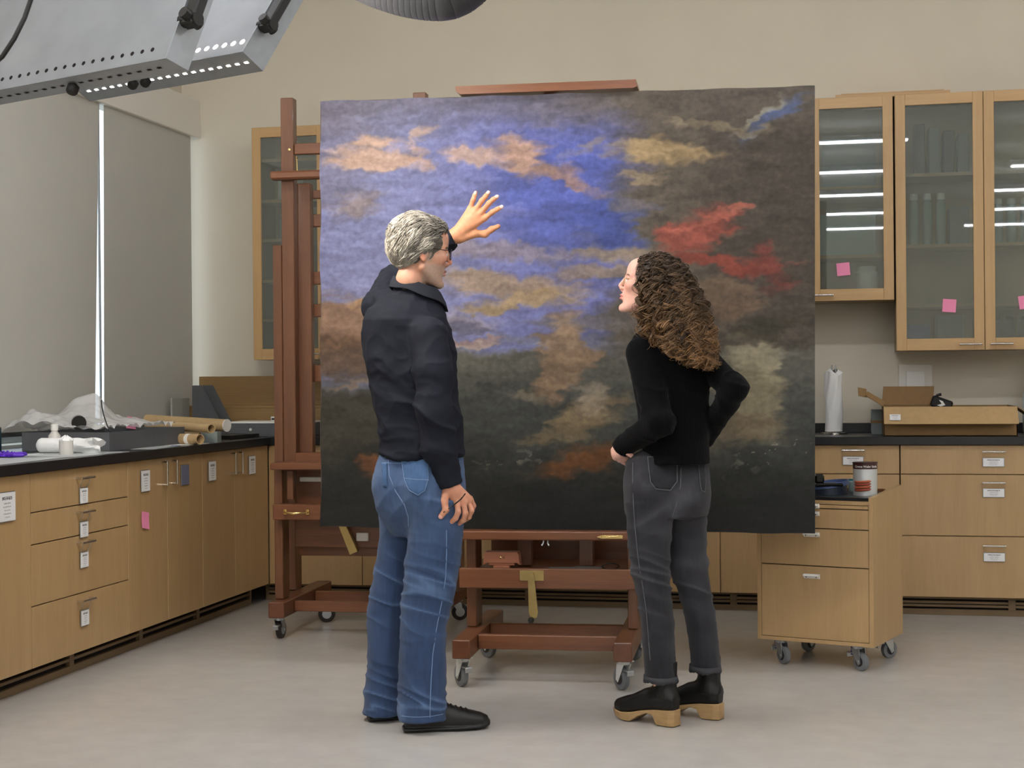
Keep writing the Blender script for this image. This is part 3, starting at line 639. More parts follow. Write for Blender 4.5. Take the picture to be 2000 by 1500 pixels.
    # pale rocks rising from the water, reef and surf
    lay('8f7357', .9 * blob(.50, .60, .060, .115, .35, .35, .35, 100)); lay('a98a6b', .6 * blob(.52, .56, .03, .07, .3, .6, .4, 101)); lay('86714f', .85 * blob(.54, .75, .125, .050, -.33, .35, .4, 102)); lay('a8947b', .7 * blob(.57, .70, .05, .04, -.5, .6, .5, 103)); lay('8a7c62', .6 * blob(.41, .69, .035, .02, .2, .5, .4, 104))
    lay('857a5d', .9 * blob(.885, .68, .085, .145, -.1, .35, .35, 105)); lay('a39a7c', .6 * blob(.91, .60, .05, .05, .4, .5, .5, 106)); lay('6a5c45', .7 * blob(.83, .78, .12, .05, -.1, .5, .5, 107)); lay('705a45', .8 * blob(.84, .48, .06, .06, 0, .5, .5, 108)); lay('3f3a2c', .7 * blob(.90, .53, .06, .03, -.3, .5, .5, 109))
    lay('75451f', .85 * blob(.53, .845, .105, .034, -.30, .5, .45, 110)); lay('8a4c24', .6 * blob(.10, .86, .03, .03, -.6, .5, .5, 111))
    fo = (fbm(u, v, 60, 90, 120, 3) > .66) * (blob(.93, .82, .10, .03, -.5, .8, .5, 121) + .8 * blob(.42, .84, .09, .02, -.1, .8, .5, 122)); lay('b9b094', .55 * fo)
    C *= (.78 + .44 * fbm(u, v, 26, 70, 130, 5))[..., None]
    return C
nu, nv = 470, 410
U, V = np.meshgrid(np.linspace(0, 1, nu), np.linspace(0, 1, nv)); U = U + 0.; V = V + 0.
jit = np.random.default_rng(5)
# broken brushwork: sample the colour field through short stroke-shaped offsets
du = (fbm(U, V, 40, 110, 300, 2) - .5) * .035; dv = (fbm(U, V, 60, 60, 310, 2) - .5) * .02
CL = ramp_sky(U + du, V + dv)
def hsv_push(C, s):   # stronger chroma of old oil paint
    g = C.mean(-1, keepdims=True); return np.clip(g + (C - g) * s, 0, 1)
CL = hsv_push(CL, .88) * .86
CLl = np.where(CL <= .04045, CL / 12.92, ((CL + .055) / 1.055) ** 2.4)
edge = .004
vv = np.zeros((nv, nu, 3)); vv[..., 0] = U * PW + .004 * np.sin(V * 30) * (U < 1e-6); vv[..., 2] = (1 - V) * PH + .0025 * np.sin(U * 40) * ((V < 1e-6) | (V > 1 - 1e-6))
vv[..., 1] = -.0012 * np.sin(U * math.pi) * np.sin(V * math.pi) + .0006 * (fbm(U, V, 60, 60, 333, 2) - .5)
me = bpy.data.meshes.new('painted_surface')
I = np.arange(nu * nv).reshape(nv, nu)
F4 = np.stack([I[1:, :-1], I[1:, 1:], I[:-1, 1:], I[:-1, :-1]], -1).reshape(-1, 4)
me.vertices.add(nu * nv); me.vertices.foreach_set('co', vv.reshape(-1).astype(np.float32))
me.loops.add(F4.size); me.loops.foreach_set('vertex_index', F4.reshape(-1).astype(np.int32)); me.polygons.add(len(F4)); me.polygons.foreach_set('loop_start', np.arange(0, F4.size, 4, dtype=np.int32)); me.polygons.foreach_set('loop_total', np.full(len(F4), 4, np.int32))
me.polygons.foreach_set('use_smooth', [True] * len(F4)); me.update(); me.validate()
ca = me.color_attributes.new('paint', 'FLOAT_COLOR', 'POINT'); ca.data.foreach_set('color', np.concatenate([CLl.reshape(-1, 3), np.ones((nu * nv, 1))], 1).reshape(-1).astype(np.float32))
m = mat('oil_paint', '808080', .52, spec=.22); nt = m.node_tree; L = nt.links.new; b = nt.nodes['Principled BSDF']
vc = nt.nodes.new('ShaderNodeVertexColor'); vc.layer_name = 'paint'; tc = nt.nodes.new('ShaderNodeTexCoord')
wv1 = nt.nodes.new('ShaderNodeTexWave'); wv1.inputs['Scale'].default_value = 75; wv1.inputs['Distortion'].default_value = 1.2; wv2 = nt.nodes.new('ShaderNodeTexWave'); wv2.bands_direction = 'Z'; wv2.inputs['Scale'].default_value = 75; wv2.inputs['Distortion'].default_value = 1.2
nz = nt.nodes.new('ShaderNodeTexNoise'); nz.inputs['Scale'].default_value = 45; nz.inputs['Detail'].default_value = 8
for q in (wv1, wv2, nz): L(tc.outputs['Object'], q.inputs[0])
a1 = nt.nodes.new('ShaderNodeMath'); a1.operation = 'ADD'; L(wv1.outputs['Fac'], a1.inputs[0]); L(wv2.outputs['Fac'], a1.inputs[1]); a0_ = nt.nodes.new('ShaderNodeMath'); a0_.operation = 'MULTIPLY'; a0_.inputs[1].default_value = .04; L(a1.outputs[0], a0_.inputs[0])
a2 = nt.nodes.new('ShaderNodeMath'); a2.operation = 'MULTIPLY_ADD'; L(nz.outputs[0], a2.inputs[0]); a2.inputs[1].default_value = 2.5; L(a0_.outputs[0], a2.inputs[2])
mr = nt.nodes.new('ShaderNodeMapRange'); mr.inputs[1].default_value = .85; mr.inputs[2].default_value = 1.7; mr.inputs[3].default_value = .86; mr.inputs[4].default_value = 1.16; L(a2.outputs[0], mr.inputs[0])
sc = nt.nodes.new('ShaderNodeVectorMath'); sc.operation = 'SCALE'; L(vc.outputs[0], sc.inputs[0]); L(mr.outputs[0], sc.inputs['Scale']); L(sc.outputs[0], b.inputs['Base Color'])
bp = nt.nodes.new('ShaderNodeBump'); bp.inputs['Strength'].default_value = .25; bp.inputs['Distance'].default_value = .0012; L(a2.outputs[0], bp.inputs['Height']); L(bp.outputs[0], b.inputs['Normal'])
me.materials.append(m)
o = bpy.data.objects.new('painted_surface', me); COL.objects.link(o); o.parent = PT
mat('linen', '4a4038', .8)
G().box(0, PW, .0015, .004, 0, PH).box(0, .004, .002, .03, 0, PH).box(PW - .004, PW, .002, .03, 0, PH).box(0.004, PW - .004, .002, .03, 0, .004).box(0.004, PW - .004, .002, .03, PH - .004, PH).build('canvas_edge', 'linen', PT)
for a in ((.005, .075, .005, PH - .005), (PW - .075, PW - .005, .005, PH - .005), (PW / 2 - .04, PW / 2 + .04, .08, PH - .08)):
    G().box(a[0], a[1], .0045, .028, a[2], a[3], .002).build('stretcher_bar', 'ply', PT)
for a in ((.005, .075), (PH - .075, PH - .005)):
    G().box(.08, PW - .08, .0045, .028, a[0], a[1], .002).build('stretcher_bar', 'ply', PT)
# ------------------------------------------------------------------ rolling cart
CT = thing('rolling_cart', 'maple drawer cart on four grey casters at the right of the canvas', 'cart', (-.372, 6.70, 0), math.radians(-18))
cw, cd = .506, .42; cb_, ct_ = .105, .712
g = G().box(0, .018, 0, cd, cb_, ct_, .001).box(.018, cw - .018, 0, cd, cb_, cb_ + .016, .001).box(.018, cw - .018, .02, cd, .688, .706).box(.018, cw - .018, cd - .015, cd, cb_, .70).box(.018, cw - .018, .001, .02, .690, .706)
g.build('body', 'maple', CT)
G().prism([(0, cb_), (cd, cb_), (cd, .750), (0, .722)], cw - .018, cw, 'x').build('side_panel', 'maple', CT)
G().box(.018, cw - .019, .004, cd - .01, .7062, .720, .002).build('top_slab', 'black_top', CT)
G().box(.018, cw - .018, .02, cd, .16, .65).build('inner_carcass', 'dark_gap', CT)
def dpull(cx, z, p):
    g = G().prism([(-.019, z + .011), (-.001, z + .011), (-.001, z - .009), (-.004, z - .009), (-.022, z + .004)], cx - .034, cx + .034, 'x'); o = g.build('handle', 'white_plastic', p)
    for s in (-1, 1): G().cyl((cx + s * .022, -.0165, z - .001), (cx + s * .022, -.0125, z + .0005), .0032, n=8).build('screw', 'black', o)
for z0, z1, hz in ((.672, .688, .680), (.588, .670, .648), (.430, .586, .560), (.122, .428, .385)):
    d = G().box(.020, cw - .020, 0, .018, z0 + .001, z1 - .001, .001).build('drawer' if z0 < .67 else 'pullout_board', 'maple', CT)
    dpull(.245, hz, d)
for x, y, r in ((.085, .05, -.6), (cw - .085, .05, -.5), (.085, cd - .06, 1.2), (cw - .06, cd - .06, 1.0)):
    caster(CT, x, y, cb_, r, R=.038, blue=(y < .1))
def onC(x, y, z=.7205): return tuple(Matrix.Translation(CT.location) @ RZ(CT.rotation_euler[2]) @ Vector((x, y, z)))
P = onC(.425, .16)
t = thing('wafer_tin', 'tall silver and brown food tin picturing wafer rolls, on the cart', 'tin', P, .1)
r = .050
G().lathe([(r, 0), (r, .118), (r + .001, .119)], n=36).build('body', mat('tin_silver', 'c9ccca', .4, .3), t, smooth=True)
G().lathe([(r + .0012, .112), (r + .0012, .136), (r + .003, .137), (r + .003, .140), (r - .003, .140)], n=36).build('brown_band', mat('tin_brown', '3a1a1a', .35), t, smooth=True)
for i in range(4):
    g = G(); pts = [((r + .0022) * math.sin(a), -(r + .0022) * math.cos(a), .026 + i * .0115 + .003 * math.sin(a * 2)) for a in np.linspace(-1.1, .35, 12)]
    g.tube(pts, [.002] + [.0052] * 10 + [.002], 8); g.build('wafer_picture', mat('wafer%d' % i, ['8f3f26', 'a04a2c', '8a3a24', 'a5522f'][i], .5), t, smooth=True)
def text_obj(name, body, size, m, parent, loc, rot, ext=.0003, bend=None):
    c = bpy.data.curves.new(name, 'FONT'); c.body = body; c.size = size; c.align_x = 'CENTER'; c.align_y = 'CENTER'; c.extrude = ext
    o = bpy.data.objects.new(name, c); COL.objects.link(o); bpy.context.view_layer.update()
    me = bpy.data.meshes.new_from_object(o.evaluated_get(bpy.context.evaluated_depsgraph_get())); COL.objects.unlink(o); bpy.data.objects.remove(o)
    if bend:
        for v in me.vertices: a = v.co.x / bend; z = v.co.z; v.co.x, v.co.z = (bend + z) * math.sin(a), (bend + z) * math.cos(a) - bend
    o = bpy.data.objects.new(name, me); COL.objects.link(o); me.materials.append(MATS[m]); o.parent = parent; o.location = loc; o.rotation_euler = rot; return o
text_obj('lettering', 'Creme Wafer Sticks', .0125, 'paper', t, (0, -(r + .0018), .1225), (math.pi / 2, 0, 0), bend=r + .0018)
t2 = thing('headband_magnifier', 'dark blue headband magnifier lying on the cart behind the canvas edge', 'magnifier', onC(.245, .20, .7205), .2)
def ring(rx, ry, z, h, th, tilt=0, a0=0, a1=2 * math.pi):
    v = []; f = []; n = 40
    for k in range(n + 1):
        a = a0 + (a1 - a0) * k / n
        for (rr, zz) in ((1, 0), (1, h), (1 - th / rx, h), (1 - th / rx, 0)):
            v.append((rx * rr * math.cos(a), ry * rr * math.sin(a), z + zz + tilt * math.cos(a)))
    for k in range(n):
        for j in range(4): f.append((k * 4 + j, k * 4 + (j + 1) % 4, (k + 1) * 4 + (j + 1) % 4, (k + 1) * 4 + j))
    return v, f
g = G(); g.add(*ring(.085, .10, .0, .035, .004)); g.build('headband', mat('navy_band', '27313f', .45), t2, smooth=True)
g = G(); g.add(*ring(.092, .105, .03, .018, .005, .012)); g.build('rim', mat('blue_rim', '5b6f9f', .35), t2, smooth=True)
G().box(-.07, .05, -.11, -.05, .036, .05, .006).box(-.06, -.02, -.05, .0, .045, .085, .008).build('visor', 'black_gloss', t2)
for i, (x, y) in enumerate(((.375, .33), (.345, .36))):
    jar(('small specimen jar with a teal lid on the cart', 'second small jar with a teal lid, further back on the cart')[i], onC(x - .03, y - .03), .018, .056, 'pale_teal', lid=('teal_lid'), name='specimen_jar') if 'teal_lid' in MATS else (mat('teal_lid', '2b7f8a', .35), jar(('small specimen jar with a teal lid on the cart', 'second small jar with a teal lid, further back on the cart')[i], onC(x - .03, y - .03), .018, .056, 'pale_teal', lid='teal_lid', name='specimen_jar'))
o = G().box(-.11, .11, -.012, .012, 0, .012, .001).build('wood_strip', 'cherry_h', loc=onC(.33, .385)); o.rotation_euler = (0, 0, CT.rotation_euler[2]); tag(o, 'flat brown strip lying along the back of the cart top', 'strip')
# ------------------------------------------------------------------ lamp rig, top left
def lampbox(label, P, head, tilt, length, height, thick, dots, lit):
    """P: lower right corner nearest the camera; local x runs left-away along the box, y thickness towards the canvas, z up the sheet"""
    A = Vector((-math.sin(math.radians(head)), math.cos(math.radians(head)), 0)); N = Vector((math.cos(math.radians(head)), math.sin(math.radians(head)), 0))
    t = thing('exam_lamp', label, 'lamp', tuple(P))
    up = (Vector((0, 0, 1)) * math.cos(tilt) + N * math.sin(tilt)).normalized(); nn = (N * math.cos(tilt) - Vector((0, 0, 1)) * math.sin(tilt)).normalized()
    t.location = Vector(P) + A * length; X = -A
    t.rotation_euler = Matrix((( X[0], nn[0], up[0]), (X[1], nn[1], up[1]), (X[2], nn[2], up[2]))).to_euler()
    th = thick
    G().box(0, length, 0, .004, 0, height, .001).build('back_sheet', 'alu', t)
    G().prism([(.0, .0), (th, .012), (th, height), (0, height)], -.004, 0, 'x').build('end_plate', 'alu_edge', t); G().prism([(.0, .0), (th, .012), (th, height), (0, height)], length, length + .004, 'x').build('end_plate', 'alu_edge', t)
    G().prism([(0, 0), (th, .012), (th, .016), (0, .004)], 0, length, 'x').build('bottom_plate', 'alu_edge', t)
    G().box(0, length, 0, th, height - .004, height).build('top_plate', 'alu_edge', t)
    n = dots; g = G(); g2 = G(); k = int(length / .04)
    for i in range(k):
        x = .045 + i * .0385
        if x > length - .02: break
        zb = .012 * (.5); r_ = .0095 if lit else .006; w_s = .010 if lit else .008
        g.lathe([(r_, -.0012), (r_, .001)], (x, 0, .045 if lit else .035), 12, axis='y')
        g2.add([(x - .008, th * .5 - .004, zb - .002), (x + .008, th * .5 - .004, zb - .002), (x + .008, th * .5 + .004, zb + .0), (x - .008, th * .5 + .004, zb + .0)], [(0, 1, 2, 3)])
    g.build('vent_dots', 'led' if lit else 'dark_gap', t)['kind'] = 'stuff'
    g2.build('slot_row', 'led' if lit else 'dark_gap', t)['kind'] = 'stuff'
    # LED emitter board on the open side
    G().box(.02, length - .02, th - .012, th - .004, .05, height - .02).build('diffuser', 'led' if lit else 'steel', t)
    return t, A, nn, up
P1 = at(322, 114, 3.6); T1 = lampbox('nearest big sheet metal exam lamp hanging at the top left', P1, 66, .42, 1.3, .55, .075, 0, False)
P2 = at(472, 101, 4.35); T2 = lampbox('second sheet metal exam lamp with two rows of lit white dots', P2, 66, .62, .80, .50, .095, 0, True)
for (t, A, nn, up), xs, Lg, hh in ((T1, (1.305,), 1.3, .55), (T2, (.805,), .80, .50)):
    for x in xs:
        G().box(x + .004, x + .045, .0, .03, .10, .55, .004).cyl((x + .05, .015, .12), (x - .01, .015, .12), .018, n=14).cyl((x + .028, -.02, .12), (x + .028, .04, .12), .015, n=14).build('clamp_knob', 'black', t, smooth=False)
    for x in ((.9, ) if Lg > 1 else (.28, .34)):
        G().lathe([(.012, -.035), (.016, -.03), (.016, -.012), (.006, -.01), (.006, 0)], (x, .04, .012), 12, M=None).build('thumb_screw', 'black', t, smooth=True)
    top = Matrix.Translation(t.location) @ t.rotation_euler.to_matrix().to_4x4() @ Vector((Lg / 2, .06, hh))
    inv_ = (Matrix.Translation(t.location) @ t.rotation_euler.to_matrix().to_4x4()).inverted()
    G().cyl(inv_ @ top, inv_ @ Vector((top[0], top[1], ZC)), .02, n=14).build('suspension_tube', 'steel', t, smooth=True)
    if Lg > 1: continue            # the nearest lamp is switched off
    la = bpy.data.lights.new('exam_lamp_light', 'AREA'); la.shape = 'RECTANGLE'; la.size = Lg * .8; la.size_y = .3; la.energy = RIG_E; la.color = (1, .93, .84)
    lo = bpy.data.objects.new('exam_lamp_light', la); COL.objects.link(lo)
    c = Matrix.Translation(t.location) @ t.rotation_euler.to_matrix().to_4x4() @ Vector((Lg / 2, .15, hh / 2))
    lo.location = c; dirv = (Vector((-1.5, 6.25, 1.7)) - c); lo.rotation_euler = dirv.to_track_quat('-Z', 'Y').to_euler()
pts = [at(62, -40, 3.5), at(60, 0, 3.5), at(48, 35, 3.48), at(28, 75, 3.45), at(5, 110, 3.45), at(-30, 140, 3.45)]
o = G().tube([Vector(p) for p in pts], .006, 8).build('lamp_cable', 'black', smooth=True); tag(o, 'black power cable looping down the back of the nearest exam lamp', 'cable')
# fume duct hose
Yd = 5.0; c0 = at(848, -42, Yd); pts = []
for k in range(60):
    s = k / 59; x = -0.50 + .88 * s
    xx = c0[0] + x * 1.0; zz = c0[2] + .02 + .95 * (abs(x - .02) ** 1.8) * (1.0 if x < 0.02 else 7.0)
    pts.append((xx, Yd + .15 * x, min(zz, ZC)))
rs = [.158 + .0025 * (k % 2) for k in range(len(pts))]
P_ = []; R_ = []
for k in range(len(pts) - 1):
    for q in range(4):
        f_ = q / 4; P_.append(tuple(pts[k][i] * (1 - f_) + pts[k + 1][i] * f_ for i in range(3))); R_.append(.158 + (.0014 if q % 2 else 0))
o = G().tube(P_, R_, 36, cap=False, ref=(0, 1, 0)).build('extraction_hose', 'duct', smooth=True)
tag(o, 'dark grey ribbed extraction hose dipping in from the top of the picture', 'hose')
# ------------------------------------------------------------------ left worktop items
def T3(label, name, cat, P, rz=0): return thing(name, label, cat, (P[0], P[1], ZW), rz)
# grey shallow tray box
a = Vector((-3.70, 6.56, 0)); b_ = Vector((-3.27, 6.47, 0)); c_ = Vector((-3.42, 7.33, 0))
t = T3('shallow grey cardboard archive tray draped with clear film', 'archive_tray', 'box', (-3.70, 6.50), -.02)
G().box(0, .44, 0, .004, 0, .085).box(0, .44, .78, .784, 0, .085).box(0, .004, .004, .78, 0, .085).box(.436, .44, .004, .78, 0, .085).box(.004, .436, .004, .78, 0, .004).build('body', 'grey_board', t)
# film sheet over the tray
nx, ny = 50, 50; v = []; f = []
for i in range(nx):
    for j in range(ny):
        u, w_ = i / (nx - 1), j / (ny - 1)
        x = -.10 + .52 * u; y = -.02 + .74 * w_
        pk = math.exp(-(abs((x - .14) / .11) ** 1.5 + abs((y - .36) / .17) ** 1.4)) * .16
        pk += math.exp(-(((x + .03) / .12) ** 2 + ((y - .10) / .12) ** 2)) * .06
        z = .092 + pk * (1 + .12 * math.sin(45 * x + 14 * y)) + .016 * abs(math.sin(19 * x + 5 * math.sin(9 * y) + 13 * y)) + .010 * abs(math.sin(47 * y - 31 * x)) + .006 * math.sin(19 * y + 12 * x) + .004 * math.sin(50 * x * y + 20 * x)
        if x < 0: z = z + x * .30
        v.append((x, y, max(z, .012)))
for i in range(nx - 1):
    for j in range(ny - 1): f.append((i * ny + j, (i + 1) * ny + j, (i + 1) * ny + j + 1, i * ny + j + 1))
o = G().add(v, f).build('plastic_film', 'film', smooth=True, loc=(-3.70, 6.50, ZW + .002)); o.rotation_euler = (0, 0, -.02); tag(o, 'crumpled translucent plastic film heaped over the grey tray', 'film')
p = at(167, 829, 6.60); t = thing('rolled_sheet', 'roll of black sheet seen end on, standing out of the grey tray', 'roll', (p[0] + .02, 6.50, ZW + .128), .5)
G().lathe([(.032, 0), (.033, .0), (.033, .22), (.010, .22)], n=28, axis='y').build('roll', 'black_gloss', t, smooth=True)
pp = [at(198, 782, 6.55), at(199, 795, 6.52), at(203, 812, 6.5), at(209, 830, 6.49), at(215, 843, 6.48)]
o = G().tube(pp, .003, 6).build('black_rod', 'black', smooth=True); tag(o, 'thin bent black rod in front of the plastic film', 'rod')
# white cloth roll
p = at(75, 872, 6.22); t = thing('cloth_roll', 'white rolled tissue with a crumpled end lying in front of the grey tray', 'roll', (-3.50, 6.28, ZW + .035), math.atan2(.0, .3))
n = 24; K = 30; v = []; f = []
for i in range(K):
    s = i / (K - 1); x = .30 * s; r = .033 * (1 if s < .62 else 1 - .25 * (s - .62)); am = .0 if s < .60 else (s - .60) * .034
    if i == 0: r = .014
    if i == 1: r = .028
    for j in range(n):
        th = 2 * math.pi * j / n; rr = r + am * math.sin(3 * th + s * 7) + am * .7 * math.sin(5 * th - s * 11)
        v.append((x + am * math.sin(2 * th) * 1.2, rr * math.cos(th), max(-.034, rr * math.sin(th))))
for i in range(K - 1):
    for j in range(n): f.append((i * n + j, i * n + (j + 1) % n, (i + 1) * n + (j + 1) % n, (i + 1) * n + j))
f += [tuple(range(n))]; f += [tuple((K - 1) * n + j for j in range(n))[::-1]]
G().add(v, f).build('tissue', 'paper_roll', t, smooth=True)
t = thing('cotton_jar', 'small clear jar stuffed with white cotton in front of the tissue roll', 'jar', (-3.275, 6.12, ZW))
G().lathe([(.028, 0), (.030, .004), (.030, .062), (.026, .066)], n=26).build('body', mat('jar_milk', 'e6e2da', .35, trans=.2), t, smooth=True)
n = 20; v = []; f = []
for i in range(10):
    for j in range(n):
        th = 2 * math.pi * j / n; s = i / 9; r = .030 * math.cos(s * 1.45) * (1 + .25 * math.sin(3 * th + 5 * s) * s + .12 * math.sin(7 * th)); v.append((r * math.cos(th), r * math.sin(th), .062 + .022 * s + .004 * math.sin(4 * th + 1) * s))
for i in range(9):
    for j in range(n): f.append((i * n + j, i * n + (j + 1) % n, (i + 1) * n + (j + 1) % n, (i + 1) * n + j))
G().add(v, f).build('cotton', 'paper_roll', t, smooth=True)
t = thing('solvent_bottle', 'small bottle with a white cap behind the tissue roll', 'bottle', (-3.46, 6.36, ZW))
G().lathe([(.026, 0), (.027, .005), (.027, .075), (.014, .093), (.012, .10)], n=22).build('body', 'jar_milk', t, smooth=True); G().lathe([(.0165, .098), (.0165, .124), (.014, .126)], n=22).build('cap', 'white_plastic', t, smooth=True)
t = thing('dark_mug', 'dark teal glossy canister cut by the left edge of the picture', 'canister', (-3.69, 6.20, ZW))
G().lathe([(.052, 0), (.054, .004), (.054, .115), (.051, .118), (.048, .11)], n=32).build('body', 'navy', t, smooth=True); g = G()
for k in range(16): 
    a = -1.6 + .35 * (k % 4); g.lathe([(.002, 0), (.0035, .001), (.0, .002)], (.0545 * math.cos(a), .0545 * math.sin(a), .02 + .025 * (k // 4)), 8)
g.build('dots', 'paper', t)['kind'] = 'stuff'
# purple gloves
n_ = 0
for (lb, px_, py_) in (('crumpled purple nitrile glove at the left edge of the worktop', -3.47, 5.93),):
    t = thing('nitrile_glove', lb, 'glove', (px_, py_, ZW + .004))
    v = []; f = []; nx = 26
    for i in range(nx):
        for j in range(nx):
            u, w_ = i / (nx - 1) - .5, j / (nx - 1) - .5
            e = max(0, 1 - (abs(u) * 2) ** 4) * max(0, 1 - (abs(w_) * 2) ** 4)
            v.append((u * .16, w_ * .12 + .012 * math.sin(u * 40), .002 + e * (.010 + .008 * math.sin(u * 47 + w_ * 12) + .006 * math.sin(w_ * 60 + u * 14))))
    for i in range(nx - 1):
        for j in range(nx - 1): f.append((i * nx + j, (i + 1) * nx + j, (i + 1) * nx + j + 1, i * nx + j + 1))
    G().add(v, f).build('palm', 'purple', t, smooth=True)
    for k in range(4): G().tube([(.05, -.045 + .03 * k, .008), (.09 - .01 * (k % 2), -.055 + .035 * k, .009), (.115 - .012 * k, -.03 + .03 * k, .006)], [.009, .008, .006], 8).build('finger', 'purple', t, smooth=True)
def sheet(label, P, w, d, rz, m='paper', z=.0, name='paper_sheet', h=.0012, cat='paper'):
    o = G().box(-w / 2, w / 2, -d / 2, d / 2, 0, h).build(name, m, loc=(P[0], P[1], ZW + z)); o.rotation_euler = (0, 0, rz); return tag(o, label, cat)
mat('steel_sheet', 'b8bcbc', .35, .0)
sheet('white blotting sheet at the front left end of the worktop', (-3.33, 5.55), .34, .75, .05, 'steel_sheet')
sheet('pale sheet under the tissue roll', (-3.33, 6.2), .38, .46, -.05, 'steel_sheet', .0002)
sheet('white sheet beside the grey tray near the worktop edge', (-3.20, 6.85), .12, .36, .1, 'steel_sheet', .0)
sheet('second white sheet with a blue corner in front of the cardboard tubes', (-3.20, 7.18), .10, .30, -.15, 'paper', .0)
sheet('small slate blue card on the papers by the cardboard tubes', (-3.17, 7.0), .04, .06, .3, mat('blue_card', '6f86ad', .6), .0022)
sheet('tiny white paper scrap at the front of the pale sheet', (-3.42, 6.12), .06, .035, .4, 'paper', .002)
# cardboard tubes
def ctube(label, p, q, r, m='tube', cap=None, band=None):
    p, q = Vector(p), Vector(q); t = thing('cardboard_tube', label, 'tube', tuple(p)); d = q - p; n = d.normalized(); s = n.cross(Vector((0, 0, 1))).normalized(); u = s.cross(n)
    M = Matrix(((s[0], u[0], n[0], 0), (s[1], u[1], n[1], 0), (s[2], u[2], n[2], 0), (0, 0, 0, 1))); Lh = d.length
    v = G().lathe([(r - .004, .0), (r, 0), (r, Lh), (r - .004, Lh), (r - .004, Lh - .12)], n=30, M=M); v.f = v.f[:-2]; v.build('wall', m, t, smooth=True)
    G().lathe([(r - .0042, Lh - .13), (r - .0042, Lh - .115)], n=24, M=M).lathe([(r - .0042, .01), (r - .0042, .02)], n=24, M=M).build('inner_plug', 'kraft_dark', t)
    if cap: G().lathe([(r - .006, Lh - .003), (r + .0015, Lh - .003), (r + .0015, Lh + .003), (r - .008, Lh + .003)], n=28, M=M).build('end_cap', 'white_plastic', t, smooth=True)
    if band: G().lathe([(r + .0006, Lh - band - .028), (r + .0006, Lh - band)], n=28, M=M).build('tape_band', 'paper', t, smooth=True)
    return t
ctube('lower cardboard tube with a band of white tape', atz(318, 856, ZW + .027), atz(391, 858, ZW + .027), .026, band=.07)
ctube('cardboard tube lying on top of the taped one', at(290, 830, 7.62), atz(413, 837, ZW + .077), .0235)
ctube('longest cardboard tube with a white end cap, at the back', at(287, 821, 7.80), atz(443, 831, ZW + .080), .032, cap=True)
ctube('plain short cardboard tube lowest at the back under the capped tube', atz(300, 842, ZW + .025), atz(395, 846, ZW + .025), .023)
sticky('pink sticky note standing up behind the plastic film on the tray', tuple(atz(259, 826, 1.02)), .6, .15, .06)
# magazine file
p = at(385, 815, 8.25)
t = thing('magazine_file', 'dark grey slant cut magazine file on the worktop in the corner', 'file holder', (-3.67, 8.34, ZW), .0)
hz_ = .29
g = G().prism([(0, 0), (.25, 0), (.07, hz_), (0, hz_)], 0, .003, 'y').prism([(0, 0), (.25, 0), (.07, hz_), (0, hz_)], .10, .103, 'y').box(0, .003, .003, .10, 0, hz_).box(.003, .24, .003, .10, 0, .003).build('body', 'grey_board', t)
t.rotation_euler = (0, 0, -.25)
for k in range(2): G().box(-.0022, -.0008, .03 + .035 * k, .036 + .035 * k, .05, .20).build('slot_strip', 'steel', t)
t2 = thing('grey_folder', 'flat grey folder standing behind the magazine file', 'folder', (-3.76, 8.36, ZW), -.1)
G().box(0, .012, -.10, .10, 0, .22, .002).build('cover', 'wall_grey', t2)
# wooden paper shelf at the corner
t = thing('wooden_letter_rack', 'wide brown wooden stepped rack against the back wall in the corner', 'rack', (-3.78, 8.42, ZW), 0)
G().box(0, 1.05, .27, .288, 0, .342, .002).build('back_panel', 'ply', t)
G().box(0, 1.05, .06, .27, .155, .171, .002).build('shelf_board', 'ply', t)
G().box(0, 1.05, .06, .076, .0, .155, .002).build('front_panel', 'ply', t)
G().box(0, .016, .076, .27, 0, .155, .002).build('side_panel', 'ply', t); G().box(1.034, 1.05, .076, .27, 0, .155, .002).build('side_panel', 'ply', t)
t = thing('flat_file_box', 'dark grey flat box with a white lid edge in front of the wooden rack', 'box', (-3.40, 8.20, ZW), 0)
G().box(0, .46, 0, .26, 0, .075, .002).build('body', 'grey_board', t); G().box(-.002, .462, -.002, .262, .075, .084, .001).build('lid', 'paper', t)
G().lathe([(.006, -.006), (.008, -.003), (.008, 0)], (.14, 0, .04), 12, axis='y').build('knob', 'white_plastic', t, smooth=True)
t = thing('tape_roll', 'small white roll of tape with black print on the flat box', 'tape', (-3.14, 8.30, ZW + .0845)); v = G().lathe([(.018, .0), (.035, 0), (.035, .026), (.018, .026), (.018, 0)], n=28); v.f = v.f[:-2]; v.build('roll', 'paper', t, smooth=True)
G().box(-.02, .012, -.0355, -.034, .008, .018).build('print', 'black', t)
o = sheet('dark brown leather binder on the worktop by the left easel', (-3.30, 8.0), .18, .34, -.1, 'black', .0, 'binder', .02, 'binder')
o = sheet('clear acrylic block beside the lower cardboard tube', tuple(atz(412, 864, ZW))[:2], .09, .07, .1, mat('acrylic', 'aab5b2', .2, trans=.3), .0, 'acrylic_block', .055, 'block')
